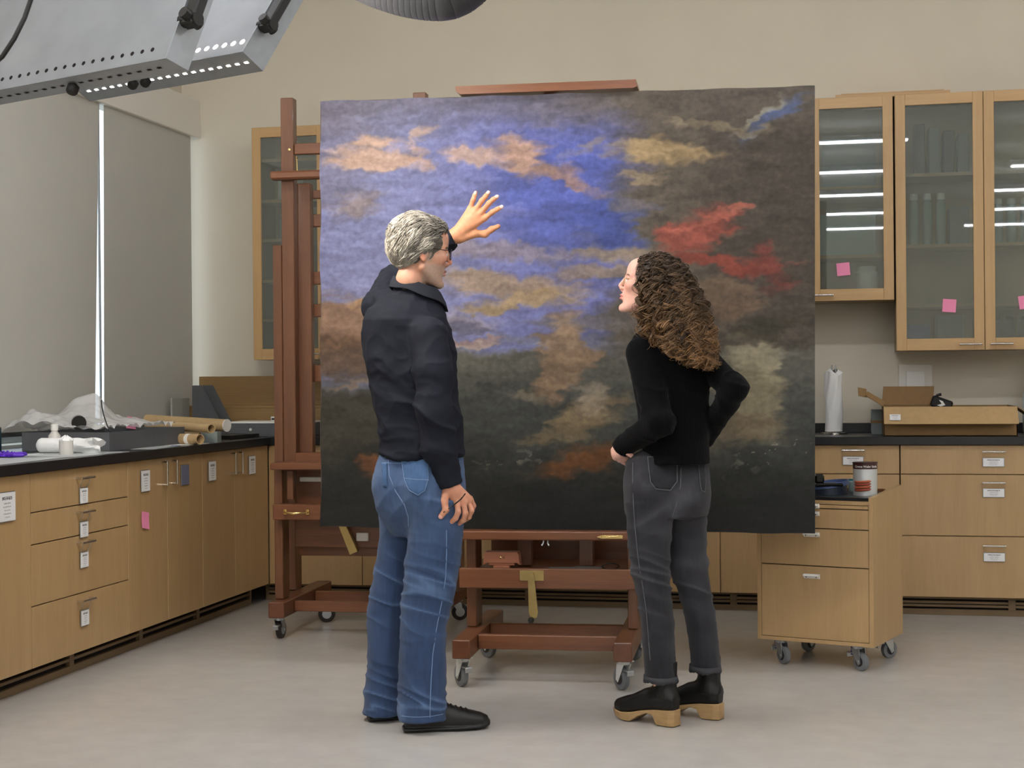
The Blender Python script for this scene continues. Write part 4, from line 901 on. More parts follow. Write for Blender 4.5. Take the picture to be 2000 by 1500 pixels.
# ------------------------------------------------------------------ people: implicit surfaces meshed with surface nets
R0v = np.array([math.cos(YAW), math.sin(YAW), 0.]); D0v = np.array([-math.sin(YAW), math.cos(YAW), 0.]); UZ = np.array([0, 0, 1.])
_T3 = np.random.default_rng(11).random((32, 32, 32)).astype(np.float32)
def vn3(P):
    I = np.floor(P).astype(int); f = P - I; f = f * f * (3 - 2 * f); I &= 31; J = (I + 1) & 31
    x0, y0, z0 = I.T; x1, y1, z1 = J.T; a, b, c = f.T; T = _T3
    return ((T[x0, y0, z0] * (1 - a) + T[x1, y0, z0] * a) * (1 - b) + (T[x0, y1, z0] * (1 - a) + T[x1, y1, z0] * a) * b) * (1 - c) + ((T[x0, y0, z1] * (1 - a) + T[x1, y0, z1] * a) * (1 - b) + (T[x0, y1, z1] * (1 - a) + T[x1, y1, z1] * a) * b) * c
def folds(P, freq, off=0, warp=.6):     # ridged folds along anisotropic frequencies
    Q = P * np.array(freq) + off; w = vn3(Q * .7 + 13.7) - .5
    Q = Q + warp * w[:, None]
    r = 1 - np.abs(2 * vn3(Q) - 1); return r * r * r
class Field:
    def __init__(s, lo, hi, h):
        s.lo = np.array(lo, float); s.h = h; s.n = np.ceil((np.array(hi) - s.lo) / h).astype(int) + 1
        s.D = np.full(tuple(s.n), .2, np.float32)
    def _sub(s, lo, hi):
        a = np.clip(np.floor((np.array(lo) - s.lo) / s.h).astype(int), 0, s.n - 1); b = np.clip(np.ceil((np.array(hi) - s.lo) / s.h).astype(int) + 1, 1, s.n)
        if (b <= a).any(): return None, None
        ax = [s.lo[i] + s.h * np.arange(a[i], b[i]) for i in range(3)]
        P = np.stack(np.meshgrid(*ax, indexing='ij'), -1)
        return tuple(slice(a[i], b[i]) for i in range(3)), P
    def op(s, fn, lo, hi, k=.01, mode='u', m=.03):
        sl, P = s._sub(np.array(lo) - m, np.array(hi) + m)
        if sl is None: return s
        d = fn(P).astype(np.float32); c = s.D[sl]
        if mode == 'u': h = np.clip(.5 + .5 * (c - d) / k, 0, 1); s.D[sl] = c * (1 - h) + d * h - k * h * (1 - h)
        else: h = np.clip(.5 - .5 * (c + d) / k, 0, 1); s.D[sl] = c * (1 - h) - d * h + k * h * (1 - h)
        return s
    def rc(s, a, b, ra, rb, k=.01, mode='u'):
        a, b = np.array(a, float), np.array(b, float); ba = b - a; L2 = max(ba @ ba, 1e-9); r = max(ra, rb) + k
        def fn(P):
            q = P - a; t = np.clip((q @ ba) / L2, 0, 1); return np.linalg.norm(q - t[..., None] * ba, axis=-1) - (ra + (rb - ra) * t)
        return s.op(fn, np.minimum(a, b) - r, np.maximum(a, b) + r, k, mode)
    def chain(s, pts, rs, k=.01):
        for i in range(len(pts) - 1): s.rc(pts[i], pts[i + 1], rs[i], rs[i + 1], k)
        return s
    def ell(s, c, r, Rm=None, k=.01, mode='u'):
        c = np.array(c, float); r = np.array(r, float); Rm = np.eye(3) if Rm is None else Rm   # rows: local axes in world
        def fn(P):
            q = (P - c) @ Rm.T; k0 = np.linalg.norm(q / r, axis=-1); k1 = np.linalg.norm(q / (r * r), axis=-1) + 1e-6; return k0 * (k0 - 1) / k1
        R = r.max() + k; return s.op(fn, c - R, c + R, k, mode)
    def loft(s, st, k=.01, mode='u', ax=None, cap=0.0):
        """st: (z, cx, cy, r_across, r_depth) rising z; axes view-across and depth"""
        A, B = ax if ax is not None else (R0v, D0v)
        st = sorted(st, key=lambda q: q[0]); Z = np.array([q[0] for q in st]); V = np.array([q[1:] for q in st], float)
        def fn(P):
            z = np.clip(P[..., 2], Z[0], Z[-1]); cx, cy, ra, rb = [np.interp(z, Z, V[:, i]) for i in range(4)]
            dx, dy = P[..., 0] - cx, P[..., 1] - cy; a = dx * A[0] + dy * A[1]; b = dx * B[0] + dy * B[1]
            k0 = np.sqrt((a / ra) ** 2 + (b / rb) ** 2); k1 = np.sqrt((a / ra ** 2) ** 2 + (b / rb ** 2) ** 2) + 1e-6; d = k0 * (k0 - 1) / k1
            d = np.where(k0 < .3, -np.minimum(ra, rb) * .6, d)
            dz = np.abs(P[..., 2] - z); return np.where(dz > 0, np.sqrt(np.maximum(d, 0) ** 2 + dz ** 2) + np.minimum(np.maximum(d, -.0), 0), d) if cap == 0 else np.maximum(d, np.maximum(P[..., 2] - Z[-1], Z[0] - P[..., 2]))
        R = V[:, 2:].max() + .02; lo = np.array([V[:, 0].min() - R, V[:, 1].min() - R, Z[0] - .03]); hi = np.array([V[:, 0].max() + R, V[:, 1].max() + R, Z[-1] + .03])
        return s.op(fn, lo, hi, k, mode)
    def mesh(s):
        D = s.D; lo, h = s.lo, s.h; ins = D < 0
        c = [(i, j, k) for i in (0, 1) for j in (0, 1) for k in (0, 1)]; nx, ny, nz = D.shape
        cnt = np.zeros((nx - 1, ny - 1, nz - 1), np.int8)
        for i, j, k in c: cnt += ins[i:nx - 1 + i, j:ny - 1 + j, k:nz - 1 + k]
        act = (cnt > 0) & (cnt < 8); I = np.argwhere(act); idx = np.full(act.shape, -1, np.int32); idx[act] = np.arange(len(I))
        val = {q: D[I[:, 0] + q[0], I[:, 1] + q[1], I[:, 2] + q[2]] for q in c}
        S = np.zeros((len(I), 3)); N = np.zeros(len(I))
        for q in c:
            for ax in range(3):
                if q[ax] == 0:
                    r = list(q); r[ax] = 1; a, b = val[q], val[tuple(r)]; m = (a < 0) != (b < 0); t = np.where(m, a / np.where(m, a - b, 1), 0)
                    p = np.tile(np.array(q, float), (len(I), 1)); p[:, ax] += t; S += p * m[:, None]; N += m
        V = lo + h * (I + S / N[:, None]); F = []
        for ax in range(3):
            sl0 = [slice(None)] * 3; sl1 = [slice(None)] * 3; sl0[ax] = slice(0, -1); sl1[ax] = slice(1, None)
            e = ins[tuple(sl0)] != ins[tuple(sl1)]; E = np.argwhere(e); o1, o2 = [(1, 2), (2, 0), (0, 1)][ax]
            E = E[(E[:, o1] > 0) & (E[:, o2] > 0) & (E[:, o1] < D.shape[o1] - 1) & (E[:, o2] < D.shape[o2] - 1)]
            if not len(E): continue
            def g(d1, d2): Q = E.copy(); Q[:, o1] -= d1; Q[:, o2] -= d2; return idx[Q[:, 0], Q[:, 1], Q[:, 2]]
            q = np.stack([g(0, 0), g(1, 0), g(1, 1), g(0, 1)], -1); inn = ins[E[:, 0], E[:, 1], E[:, 2]]
            q[~inn] = q[~inn][:, ::-1]; F.append(q)
        F = np.concatenate(F); F = F[(F >= 0).all(1)]
        return V, F
def vnormals(V, F):
    a = V[F[:, 0]]; n = np.cross(V[F[:, 2]] - a, V[F[:, 3]] - V[F[:, 1]]); N = np.zeros_like(V)
    for i in range(4): np.add.at(N, F[:, i], n)
    return N / (np.linalg.norm(N, axis=1, keepdims=True) + 1e-12)
def relax(V, F, it=2, w=.5):
    for _ in range(it):
        S = np.zeros_like(V); C = np.zeros(len(V))
        for i in range(4):
            for j in (1, 3): np.add.at(S, F[:, i], V[F[:, (i + j) % 4]]); np.add.at(C, F[:, i], 1)
        V = V * (1 - w) + w * S / np.maximum(C, 1)[:, None]
    return V
def qmesh(name, parts, m, parent=None, colors=None, label=None):
    """parts: list of (V, F) quads/tris arrays joined in one mesh"""
    Vs, Fs, n = [], [], 0
    for V, F in parts: Vs.append(V); Fs.append(F + n); n += len(V)
    V = np.concatenate(Vs); F = np.concatenate(Fs); k = F.shape[1]
    pp_ = parent
    while pp_ is not None: V = V - np.array(pp_.location); pp_ = pp_.parent
    me = bpy.data.meshes.new(name); me.vertices.add(len(V)); me.vertices.foreach_set('co', V.reshape(-1).astype(np.float32))
    me.loops.add(F.size); me.loops.foreach_set('vertex_index', F.reshape(-1).astype(np.int32)); me.polygons.add(len(F))
    me.polygons.foreach_set('loop_start', np.arange(0, F.size, k, dtype=np.int32)); me.polygons.foreach_set('loop_total', np.full(len(F), k, np.int32)); me.polygons.foreach_set('use_smooth', [True] * len(F)); me.update()
    if colors is not None:
        c = np.concatenate(colors); c = np.where(c <= .04045, c / 12.92, ((c + .055) / 1.055) ** 2.4)
        ca = me.color_attributes.new('tint', 'FLOAT_COLOR', 'POINT'); ca.data.foreach_set('color', np.concatenate([c, np.ones((len(c), 1))], 1).reshape(-1).astype(np.float32))
    me.materials.append(MATS[m]); o = bpy.data.objects.new(name, me); COL.objects.link(o)
    if parent is not None: o.parent = parent
    if label: o['label'] = label
    return o
def vmat(name, rough=.5, spec=.4, sss=0, bump=0, bs=400, noise=0, ns=60, sheen=0, aniso=None):
    m = mat(name, '808080', rough, spec=spec, sheen=sheen); nt = m.node_tree; L = nt.links.new; b = nt.nodes['Principled BSDF']
    vc = nt.nodes.new('ShaderNodeVertexColor'); vc.layer_name = 'tint'; out = vc.outputs[0]; tc = nt.nodes.new('ShaderNodeTexCoord')
    mp = nt.nodes.new('ShaderNodeMapping'); L(tc.outputs['Object'], mp.inputs[0])
    if aniso: mp.inputs['Scale'].default_value = aniso
    if noise:
        n = nt.nodes.new('ShaderNodeTexNoise'); n.inputs['Scale'].default_value = ns; n.inputs['Detail'].default_value = 5; L(mp.outputs[0], n.inputs[0])
        r = nt.nodes.new('ShaderNodeMapRange'); r.inputs[1].default_value = .3; r.inputs[2].default_value = .7; r.inputs[3].default_value = 1 - noise; r.inputs[4].default_value = 1 + noise; L(n.outputs[0], r.inputs[0])
        s = nt.nodes.new('ShaderNodeVectorMath'); s.operation = 'SCALE'; L(out, s.inputs[0]); L(r.outputs[0], s.inputs['Scale']); out = s.outputs[0]
    L(out, b.inputs['Base Color'])
    if sss: b.inputs['Subsurface Weight'].default_value = sss; b.inputs['Subsurface Radius'].default_value = (.01, .004, .002); b.inputs['Subsurface Scale'].default_value = .6
    if bump:
        n2 = nt.nodes.new('ShaderNodeTexNoise'); n2.inputs['Scale'].default_value = bs; L(mp.outputs[0], n2.inputs[0]); bp = nt.nodes.new('ShaderNodeBump'); bp.inputs['Strength'].default_value = bump; bp.inputs['Distance'].default_value = .002
        L(n2.outputs[0], bp.inputs['Height']); L(bp.outputs[0], b.inputs['Normal'])
    return m
vmat('skin', .5, .35, .12, .12, 500, .05, 90)
vmat('hair', .42, .5)
vmat('denim', .85, .2, bump=.35, bs=900, noise=.10, ns=10, aniso=(9, 9, 1.6), sheen=.1)
vmat('shirt', .80, .25, bump=.3, bs=700, noise=.05, ns=60)
vmat('leather', .42, .45, bump=.15, bs=160, noise=.08, ns=40)
vmat('bootwood', .5, .35, noise=.12, ns=30, aniso=(1, 1, 4))
# ribbed knit
m = mat('knit', '070708', .95, spec=.12, sheen=.03); nt = m.node_tree; L = nt.links.new; tc = nt.nodes.new('ShaderNodeTexCoord'); wv = nt.nodes.new('ShaderNodeTexWave'); wv.inputs['Scale'].default_value = 55; wv.inputs['Distortion'].default_value = 1.5; wv.inputs['Detail'].default_value = 1; wv.bands_direction = 'X'
n2 = nt.nodes.new('ShaderNodeTexNoise'); n2.inputs['Scale'].default_value = 300; ad = nt.nodes.new('ShaderNodeMath'); ad.operation = 'MULTIPLY_ADD'; ad.inputs[1].default_value = .5
L(tc.outputs['Object'], wv.inputs[0]); L(tc.outputs['Object'], n2.inputs[0]); L(n2.outputs[0], ad.inputs[0]); L(wv.outputs['Fac'], ad.inputs[2]); bp = nt.nodes.new('ShaderNodeBump'); bp.inputs['Strength'].default_value = .4; bp.inputs['Distance'].default_value = .002; L(ad.outputs[0], bp.inputs['Height']); L(bp.outputs[0], nt.nodes['Principled BSDF'].inputs['Normal'])
# ---------------------------------------------------------------- head
class HeadFrame:
    def __init__(s, c, heading, pitch, roll=0, sc=1.0):
        h, p, r = map(math.radians, (heading, pitch, roll)); X = np.array([math.cos(h) * math.cos(p), math.sin(h) * math.cos(p), math.sin(p)]); Y = np.array([-math.sin(h), math.cos(h), 0]); Z = np.cross(X, Y)
        Y, Z = Y * math.cos(r) + Z * math.sin(r), Z * math.cos(r) - Y * math.sin(r)
        s.M = np.stack([X, Y, Z]); s.c = np.array(c, float); s.s = sc        # rows: local axes
    def w(s, p): return s.c + s.s * (np.array(p, float) @ s.M)
    def l(s, P): return ((P - s.c) @ s.M.T) / s.s
def head_mesh(H, female=False, h=.0026, neck=None):
    f = Field(H.c - .19, H.c + .19, h); S = H.s; M = H.M
    E = lambda c, r, k=.012, mode='u': f.ell(H.w(c), np.array(r) * S, M, k * S, mode)
    C = lambda a, b, ra, rb, k=.01, mode='u': f.rc(H.w(a), H.w(b), ra * S, rb * S, k * S, mode)
    E((-.014, 0, .034), (.094, .074, .086)); E((.024, 0, -.004), (.066, .062, .086), .02); E((.032, 0, -.052), (.054, .048, .055), .02)
    for y in (-1, 1):
        C((-.004, .056 * y, -.050), (.066, .018 * y, -.098), .017 if not female else .014, .015, .022)
        E((.060, .042 * y, -.012), (.024, .022, .020), .014); C((.080, .014 * y, .029), (.068, .044 * y, .026), .0085 if not female else .006, .008, .010)
    E((.080, 0, -.100), (.014 if not female else .011, .018, .014), .014); E((.055, 0, .06), (.036, .052, .036), .03)
    for y in (-1, 1): E((.100, .032 * y, .006), (.018, .019, .013), .010, 's')
    for y in (-1, 1): E((.076, .0315 * y, .005), (.0135, .0135, .0125), .003)
    for y in (-1, 1): C((.084, .018 * y, .015), (.081, .045 * y, .013), .0042, .0040, .004); C((.084, .020 * y, -.004), (.080, .043 * y, -.003), .0035, .0035, .004)
    nb = .006 if female else .0075
    C((.088, 0, .024), (.109 if not female else .105, 0, -.018 if not female else -.017), nb, .0085, .010); C((.100, 0, -.028), (.092, 0, -.036), .006, .005, .006)
    for y in (-1, 1): C((.098, .010 * y, -.026), (.090, .013 * y, -.026), .0062, .0060, .005); E((.1005, .0065 * y, -.0335), (.005, .003, .0022), .002, 's')
    lp = .0055 if not female else .0068
    E((.088, 0, -.0525), (.0105, .021, lp), .004); E((.0865, 0, -.0645), (.0105, .018, lp + .001), .004); E((.099, 0, -.0585), (.012, .026, .0012), .0025, 's'); E((.092, 0, -.078), (.008, .018, .006), .008, 's')
    for y in (-1, 1):
        yy = .076 * y; E((-.008, yy, -.002), (.017, .0075, .030), .005); E((-.004, yy + .007 * y, .004), (.0095, .006, .019), .004, 's'); E((-.006, yy + .002 * y, -.026), (.008, .005, .008), .003); E((.002, yy - .001 * y, -.006), (.005, .006, .007), .003)
    if neck is not None:
        nb_, r0, r1 = neck; C((-.022, 0, -.050), (-.030, 0, -.095), r0 / S * .96, r0 / S, .016); f.rc(H.w((-.030, 0, -.095)), nb_, r0, r1, .006)
    V, F = f.mesh(); return relax(V, F, 1, .35), F
def skin_tint(L_, base, lip, female, stubble=None):
    c = np.tile(np.array(base), (len(L_), 1)); x, y, z = L_.T
    def mix(col, w): nonlocal c; w = np.clip(w, 0, 1)[:, None]; c = c * (1 - w) + np.array(col) * w
    mix(np.array(base) * [1.0, .86, .84], .6 * np.exp(-(((x - .075) / .03) ** 2 + ((np.abs(y) - .045) / .02) ** 2 + ((z + .02) / .022) ** 2)))
    mix(np.array(base) * [1.0, .84, .82], .7 * np.exp(-(((x - .105) / .015) ** 2 + (y / .014) ** 2 + ((z + .022) / .014) ** 2)) + .6 * (np.abs(y) > .072) * (np.abs(z) < .035) * (np.abs(x) < .03))
    if stubble is not None:
        w = sstep(-.026, -.045, z) * sstep(-.01, .01, x) * .55 * (vn3(L_ * 300) * .8 + .5) * sstep(-.130, -.112, z); w = np.maximum(w, .6 * sstep(.03, .02, z) * sstep(-.04, -.02, z) * sstep(.02, .008, np.abs(x - .012)) * (np.abs(y) > .05)); mix(stubble, w * (x < .107))
    mix(lip, ((((x - .093) / .013) ** 2 + (y / .024) ** 2 + ((z + .0585) / .0125) ** 2) < 1).astype(float) * .85)
    brow = (np.abs(z - .0285 + .25 * (np.abs(y) - .03) ** 2 / .03) < (.0042 if not female else .0026)) & (np.abs(y) > .014) & (np.abs(y) < .050) & (x > .06); mix((.28, .24, .21) if not female else (.25, .17, .12), brow * .8)
    for s in (-1, 1):
        e = np.stack([x - .076, y - .0315 * s, z - .005], 1); r = np.linalg.norm(e, axis=1); ball = (r < .0142) & (np.abs(z - .005) < .0062) & (x > .08); mix((.86, .84, .82), ball * 1.); mix((.16, .12, .09), ball * (np.hypot(y - .0315 * s, z - .005) < .0055)); mix((.15, .1, .08), .7 * ((np.abs(np.abs(z - .0055) - .0068) < .0014) & (r < .018) & (x > .078) & (z > .005)))
    return c
def glasses(name, H, m, w=.0255, h_=.019, r=.0011, parent=None, round_=False, zc=.004, xr=.1035):
    g = G()
    for s in (-1, 1):
        pts = []
        for k in range(33):
            a = 2 * math.pi * k / 32; ex_ = 1 if round_ else .62; ca, sa = math.cos(a), math.sin(a)
            yy = .0325 * s + w * math.copysign(abs(ca) ** ex_, ca); zz = zc + h_ * math.copysign(abs(sa) ** ex_, sa); pts.append(H.w((xr - .35 * max(0, abs(yy) - .03), yy, zz)) - np.array(parent.location))
        g.tube(pts, r, 6, cap=False)
        hy = .0325 * s + w * s
        g.tube([H.w(q) - np.array(parent.location) for q in ((xr - .010, hy, zc + .008), (.085, .066 * s, zc + .010), (.04, .073 * s, zc + .010), (-.005, .080 * s, zc + .010), (-.022, .079 * s, zc - .006))], r, 6)
    g.tube([H.w(q) - np.array(parent.location) for q in ((xr, -.0075, zc + .006), (xr + .003, 0, zc + .008), (xr, .0075, zc + .006))], r, 6)
    return g.build(name, m, parent, smooth=True)
def strands(name, P, R, C, m, parent, sides=4):
    """P (N,K,3) paths, R (N,K) radii, C (N,K,3) colours -> one mesh"""
    N, K, _ = P.shape; T = np.gradient(P, axis=1); T /= np.linalg.norm(T, axis=2, keepdims=True) + 1e-9
    up = np.where(np.abs(T[..., 2:3]) < .9, np.array([0, 0, 1.]), np.array([1., 0, 0])); A = np.cross(T, up); A /= np.linalg.norm(A, axis=2, keepdims=True) + 1e-9; B = np.cross(T, A)
    th = np.arange(sides) * 2 * math.pi / sides
    V = P[:, :, None, :] + R[:, :, None, None] * (A[:, :, None, :] * np.cos(th)[:, None] + B[:, :, None, :] * np.sin(th)[:, None])
    I = np.arange(N * K * sides).reshape(N, K, sides); J = np.roll(I, -1, 2)
    F = np.stack([I[:, :-1], J[:, :-1], J[:, 1:], I[:, 1:]], -1).reshape(-1, 4)
    o = qmesh(name, [(V.reshape(-1, 3), F)], m, parent, [np.repeat(C[:, :, None, :], sides, 2).reshape(-1, 3)]); return o
def px_st(rows, Yc, rd, ex=1.0):
    """rows (y, xl, xr[, Y, rd]) of measured widths at a given depth into the room -> loft stations"""
    out = []
    for r in rows:
        y, xl, xr = r[:3]; Y = r[3] if len(r) > 3 else Yc; d = r[4] if len(r) > 4 else rd
        c = at((xl + xr) / 2, y, Y); a = at(xl, y, Y); b = at(xr, y, Y); w_ = np.linalg.norm((b - a)) / 2 * math.cos(math.radians(2)); out.append((c[2], c[0], c[1], w_ * ex, d))
    return out
def finger(f, pts, r0, r1, k=.004):
    n = len(pts); rs = [r0 + (r1 - r0) * i / (n - 1) for i in range(n)]; f.chain(pts, rs, k)
# decal: thin patch laid on a surface along a direction
def patch(name, tree, c, u, v, d, outline, m, parent, off=.0015, col=None, n=14, thick=.0016):
    c, u, v, d = [np.array(q, float) for q in (c, u, v, d)]; A = np.array(outline); lo, hi = A.min(0), A.max(0)
    def inside(p):
        x, y = p; r = False; q = len(outline)
        for i in range(q):
            (x1, y1), (x2, y2) = outline[i], outline[(i + 1) % q]
            if (y1 > y) != (y2 > y) and x < (x2 - x1) * (y - y1) / (y2 - y1 + 1e-12) + x1: r = not r
        return r
    V = []; idx = {}; F = []
    def hit(a, b):
        o = c + u * a + v * b - d * .35; h = tree.ray_cast(Vector(o), Vector(d)); 
        return None if h[0] is None else np.array(h[0]) - d * off
    for i in range(n + 1):
        for j in range(n + 1):
            a, b = lo + (hi - lo) * np.array([i / n, j / n]); 
            if inside((a + 1e-6, b + 1e-6)):
                p = hit(a, b)
                if p is not None: idx[i, j] = len(V); V.append(p)
    for (i, j) in list(idx):
        q = [(i, j), (i + 1, j), (i + 1, j + 1), (i, j + 1)]
        if all(t_ in idx for t_ in q): F.append(tuple(idx[t_] for t_ in q))
    if not F: return None
    V = np.array(V); o = qmesh(name, [(V, np.array(F))], m, parent, [np.tile(np.array(col), (len(V), 1))] if col is not None else None)
    md = o.modifiers.new('s', 'SOLIDIFY'); md.thickness = thick; md.offset = 1; return o
def stitch(g, tree, pts, d, loc, r=.0012, off=.0012):
    P = []; d = np.array(d)
    for p in pts:
        h = tree.ray_cast(Vector(np.array(p) - d * .35), Vector(d))
        if h[0] is not None: P.append(np.array(h[0]) - d * off - loc)
    if len(P) > 1: g.tube(P, r, 5)
def vf_tree(V, F): return BVHTree.FromPolygons([tuple(p) for p in V], [tuple(q) for q in F])
def shoe_fields(heel, heading, L, fn, h=.003):
    a = math.radians(heading); X = np.array([math.cos(a), math.sin(a), 0]); Y = np.array([-math.sin(a), math.cos(a), 0]); c = np.array([heel[0], heel[1], 0])
    f = Field((-.02, -.08, -.006), (L + .03, .08, .24), h); fn(f)
    V, F = f.mesh(); V = relax(V, F, 1, .3); return c + V[:, :1] * X + V[:, 1:2] * Y + V[:, 2:] * UZ, F, V
def loftx(f, st, k=.008, zmin=None, mode='u', flat=False):
    X = np.array([q[0] for q in st]); V = np.array([q[1:] for q in st], float)
    def fn(P):
        x = np.clip(P[..., 0], X[0], X[-1]); yc, zc, ry, rz = [np.interp(x, X, V[:, i]) for i in range(4)]; a, b = P[..., 1] - yc, P[..., 2] - zc
        if flat: d = np.maximum(np.abs(a) - ry, np.abs(b) - rz)
        else:
            k0 = ((np.abs(a) / ry) ** 2.4 + (np.abs(b) / rz) ** 2.4) ** (1 / 2.4); d = (k0 - 1) * np.minimum(ry, rz)
        dx = np.abs(P[..., 0] - x); d = np.where(dx > 0, np.sqrt(np.maximum(d, 0) ** 2 + dx ** 2), d)
        if zmin is not None: d = np.maximum(d, zmin - P[..., 2])
        return d
    return f.op(fn, (X[0] - .03, -.08, -.01), (X[-1] + .03, .08, .24), k, mode)
# ================================================================= the man
YM = 5.28
MAN = thing('person', 'grey haired man in glasses, dark navy shirt and blue jeans, left hand raised', 'person', tuple(np.array([-1.50, 5.28, 0.])))
HM = HeadFrame(at(822, 496, YM), 30, -6, 0, 1.0)
SK = np.array([.80, .60, .50]) ; LIPM = (.68, .42, .37)
nbm = at(811, 585, YM + .02)
hv, hf = head_mesh(HM, False, neck=(nbm, .049, .054))
ht = skin_tint(HM.l(hv), SK, LIPM, False, (.60, .57, .53))
# hands
f = Field(at(880, 985, 5.17) - .09, at(880, 985, 5.17) + .10, .0024)
A = lambda x, y, Y=5.17: at(x, y, Y)
f.rc(A(877, 935), A(879, 955), .026, .026, .01).rc(A(879, 952), A(893, 982), .024, .016, .012).rc(A(887, 952), A(906, 980), .020, .015, .010).rc(A(892, 955), A(917, 976, 5.19), .018, .014, .010)
finger(f, [A(893, 982, 5.155), A(895, 1000, 5.145), A(890, 1012, 5.15), A(880, 1021, 5.165)], .0105, .0085); finger(f, [A(905, 981, 5.17), A(909, 1003, 5.16), A(905, 1016, 5.17), A(897, 1022, 5.19)], .0105, .0085)
finger(f, [A(914, 977, 5.19), A(921, 997, 5.185), A(916, 1010, 5.195), A(908, 1016, 5.21)], .010, .008); finger(f, [A(919, 973, 5.21), A(925, 988, 5.21), A(921, 1000, 5.22), A(913, 1005, 5.235)], .009, .007)
finger(f, [A(871, 958, 5.165), A(868, 980, 5.14), A(871, 996, 5.135), A(861, 1009, 5.135)], .014, .0092, .006)
h1 = f.mesh()
Yh = 5.58; B = lambda x, y, dy=0: at(x, y, Yh + dy)
f = Field(B(925, 425) - .13, B(925, 425) + .13, .0024)
f.rc(B(876, 466, -.0), B(889, 460), .028, .026, .012)
for q, r in ((B(918, 408, .005), .013), (B(931, 408), .0135), (B(941, 414), .0135), (B(946, 426, .004), .0135)): f.rc(B(891, 460), q, .023, r - .002, .012)
finger(f, [B(917, 410, .005), B(924, 391, .0), B(927, 382, .004), B(929, 376, .008)], .0094, .0068, .006); finger(f, [B(930, 409), B(941, 392, -.008), B(948, 384, -.004), B(954, 376, .004)], .0102, .0074, .006)
finger(f, [B(940, 415), B(955, 397, -.010), B(963, 390, -.006), B(971, 384, .002)], .0104, .0076, .006); finger(f, [B(946, 427, .003), B(962, 414, -.006), B(971, 409, -.004), B(980, 404, .002)], .0102, .0074, .006)
finger(f, [B(899, 466), B(926, 456, .012), B(947, 457, .022), B(960, 448, .026), B(973, 442, .026)], .017, .0084, .009)
h2 = f.mesh()
tn = lambda V, t: np.tile(np.array(t), (len(V), 1)) * (1 + .10 * (vn3(V * 70) - .5))[:, None]
def nails(V, tips, col, r):
    c = tn(V, SK * np.array([.98, .93, .90]))
    for t_ in tips: c[np.linalg.norm(V - t_, axis=1) < r] = col
    return c
c1 = nails(h1[0], [A(879, 1022, 5.158), A(860, 1010, 5.128)], (.86, .66, .60), .0075)
c2 = tn(h2[0], SK * np.array([1.02, .96, .86])); 
for t_ in (B(929, 374), B(955, 374), B(972, 382), B(982, 403)): c2[np.linalg.norm(h2[0] - (t_ + [0, -.006, 0]), axis=1) < .010] = (.93, .80, .76)
# hidden torso and legs under the clothes, coarse
SH_R = at(838, 652, 5.18); EL_R = at(848, 806, 5.12); WR_R = at(878, 942, 5.17); SH_L = at(742, 598, 5.42); EL_L = at(768, 548, 5.64); WR_L = B(876, 466)
f = Field((-1.80, 4.95, .0), (-1.2, 5.85, 1.75), .012)
tor = px_st([(640, 745, 845), (750, 755, 860), (850, 765, 875), (930, 765, 876), (1000, 770, 880)], YM, .08, 1)
f.loft(tor, .03); f.chain([SH_R, EL_R, WR_R], [.036, .030, .022], .015); f.chain([SH_L, EL_L, WR_L], [.036, .030, .022], .015)
f.chain([at(845, 970, 5.22), at(838, 1190, 5.20), at(828, 1395, 5.23)], [.055, .045, .035], .02); f.chain([at(785, 970, 5.36), at(765, 1190, 5.37), at(752, 1385, 5.38)], [.055, .045, .035], .02)
bm_ = f.mesh()
qmesh('body', [(hv, hf), h1, h2, bm_], 'skin', MAN, [ht, c1, c2, tn(bm_[0], SK)])
# shirt
f = Field(at(700, 960, YM) + [-.06, -.28, 0], at(930, 430, YM) + [.16, .50, 0], .005)
tor = px_st([(560, 772, 846, 5.295, .066), (568, 768, 852, 5.295, .072), (578, 758, 854, 5.30, .078), (590, 738, 858, 5.30, .095), (605, 722, 864, 5.29, .112), (625, 712, 870), (650, 709, 879), (690, 713, 887), (730, 722, 889), (780, 733, 893), (830, 741, 899), (865, 744, 902), (880, 745, 903), (893, 744, 902)], YM, .128)
f.loft(tor, .03)
f.rc(at(735, 604, 5.40), at(760, 590, 5.35), .052, .05, .03)
f.rc(SH_L, EL_L, .060, .054, .03); f.rc(EL_L, B(884, 466), .054, .036, .02)
f.rc(SH_R + [0, 0, -.01], at(846, 730, 5.14), .066, .060, .025); f.rc(at(846, 730, 5.14), EL_R, .060, .058, .02); f.rc(EL_R, at(858, 880, 5.14), .058, .051, .02); f.rc(at(858, 880, 5.14), at(878, 938, 5.17), .050, .043, .02)
# clean cuffs and hem
def halfspace(p, n): p, n = np.array(p), np.array(n) / np.linalg.norm(n); return lambda P: (p - P) @ n
def cutbox(f, fn, lo, hi, k=.004): f.op(fn, lo, hi, k, 's', 0)
cp = at(880, 949, 5.17); f.op(lambda P: np.maximum((P - cp) @ np.array([-.25, 0, 1.]) / 1.03, np.linalg.norm(P - cp, axis=-1) - .12), cp - .1, cp + .1, .003, 's')
cq = B(886, 463); dq = np.array(B(900, 455)) - np.array(B(876, 466)); dq /= np.linalg.norm(dq); f.op(lambda P: np.maximum(-(P - cq) @ dq, np.linalg.norm(P - cq, axis=-1) - .12), cq - .1, cq + .1, .003, 's')
zh_ = at(800, 890, 5.2)[2]
f.op(lambda P: np.maximum(P[..., 2] - zh_, np.hypot(P[..., 0] + 1.51, P[..., 1] - 5.33) - .155), (-1.8, 4.9, zh_ - .1), (-1.25, 5.6, zh_ + .02), .002, 's')
sv, sf = f.mesh(); N = vnormals(sv, sf)
rel = sv - np.array(MAN.location)
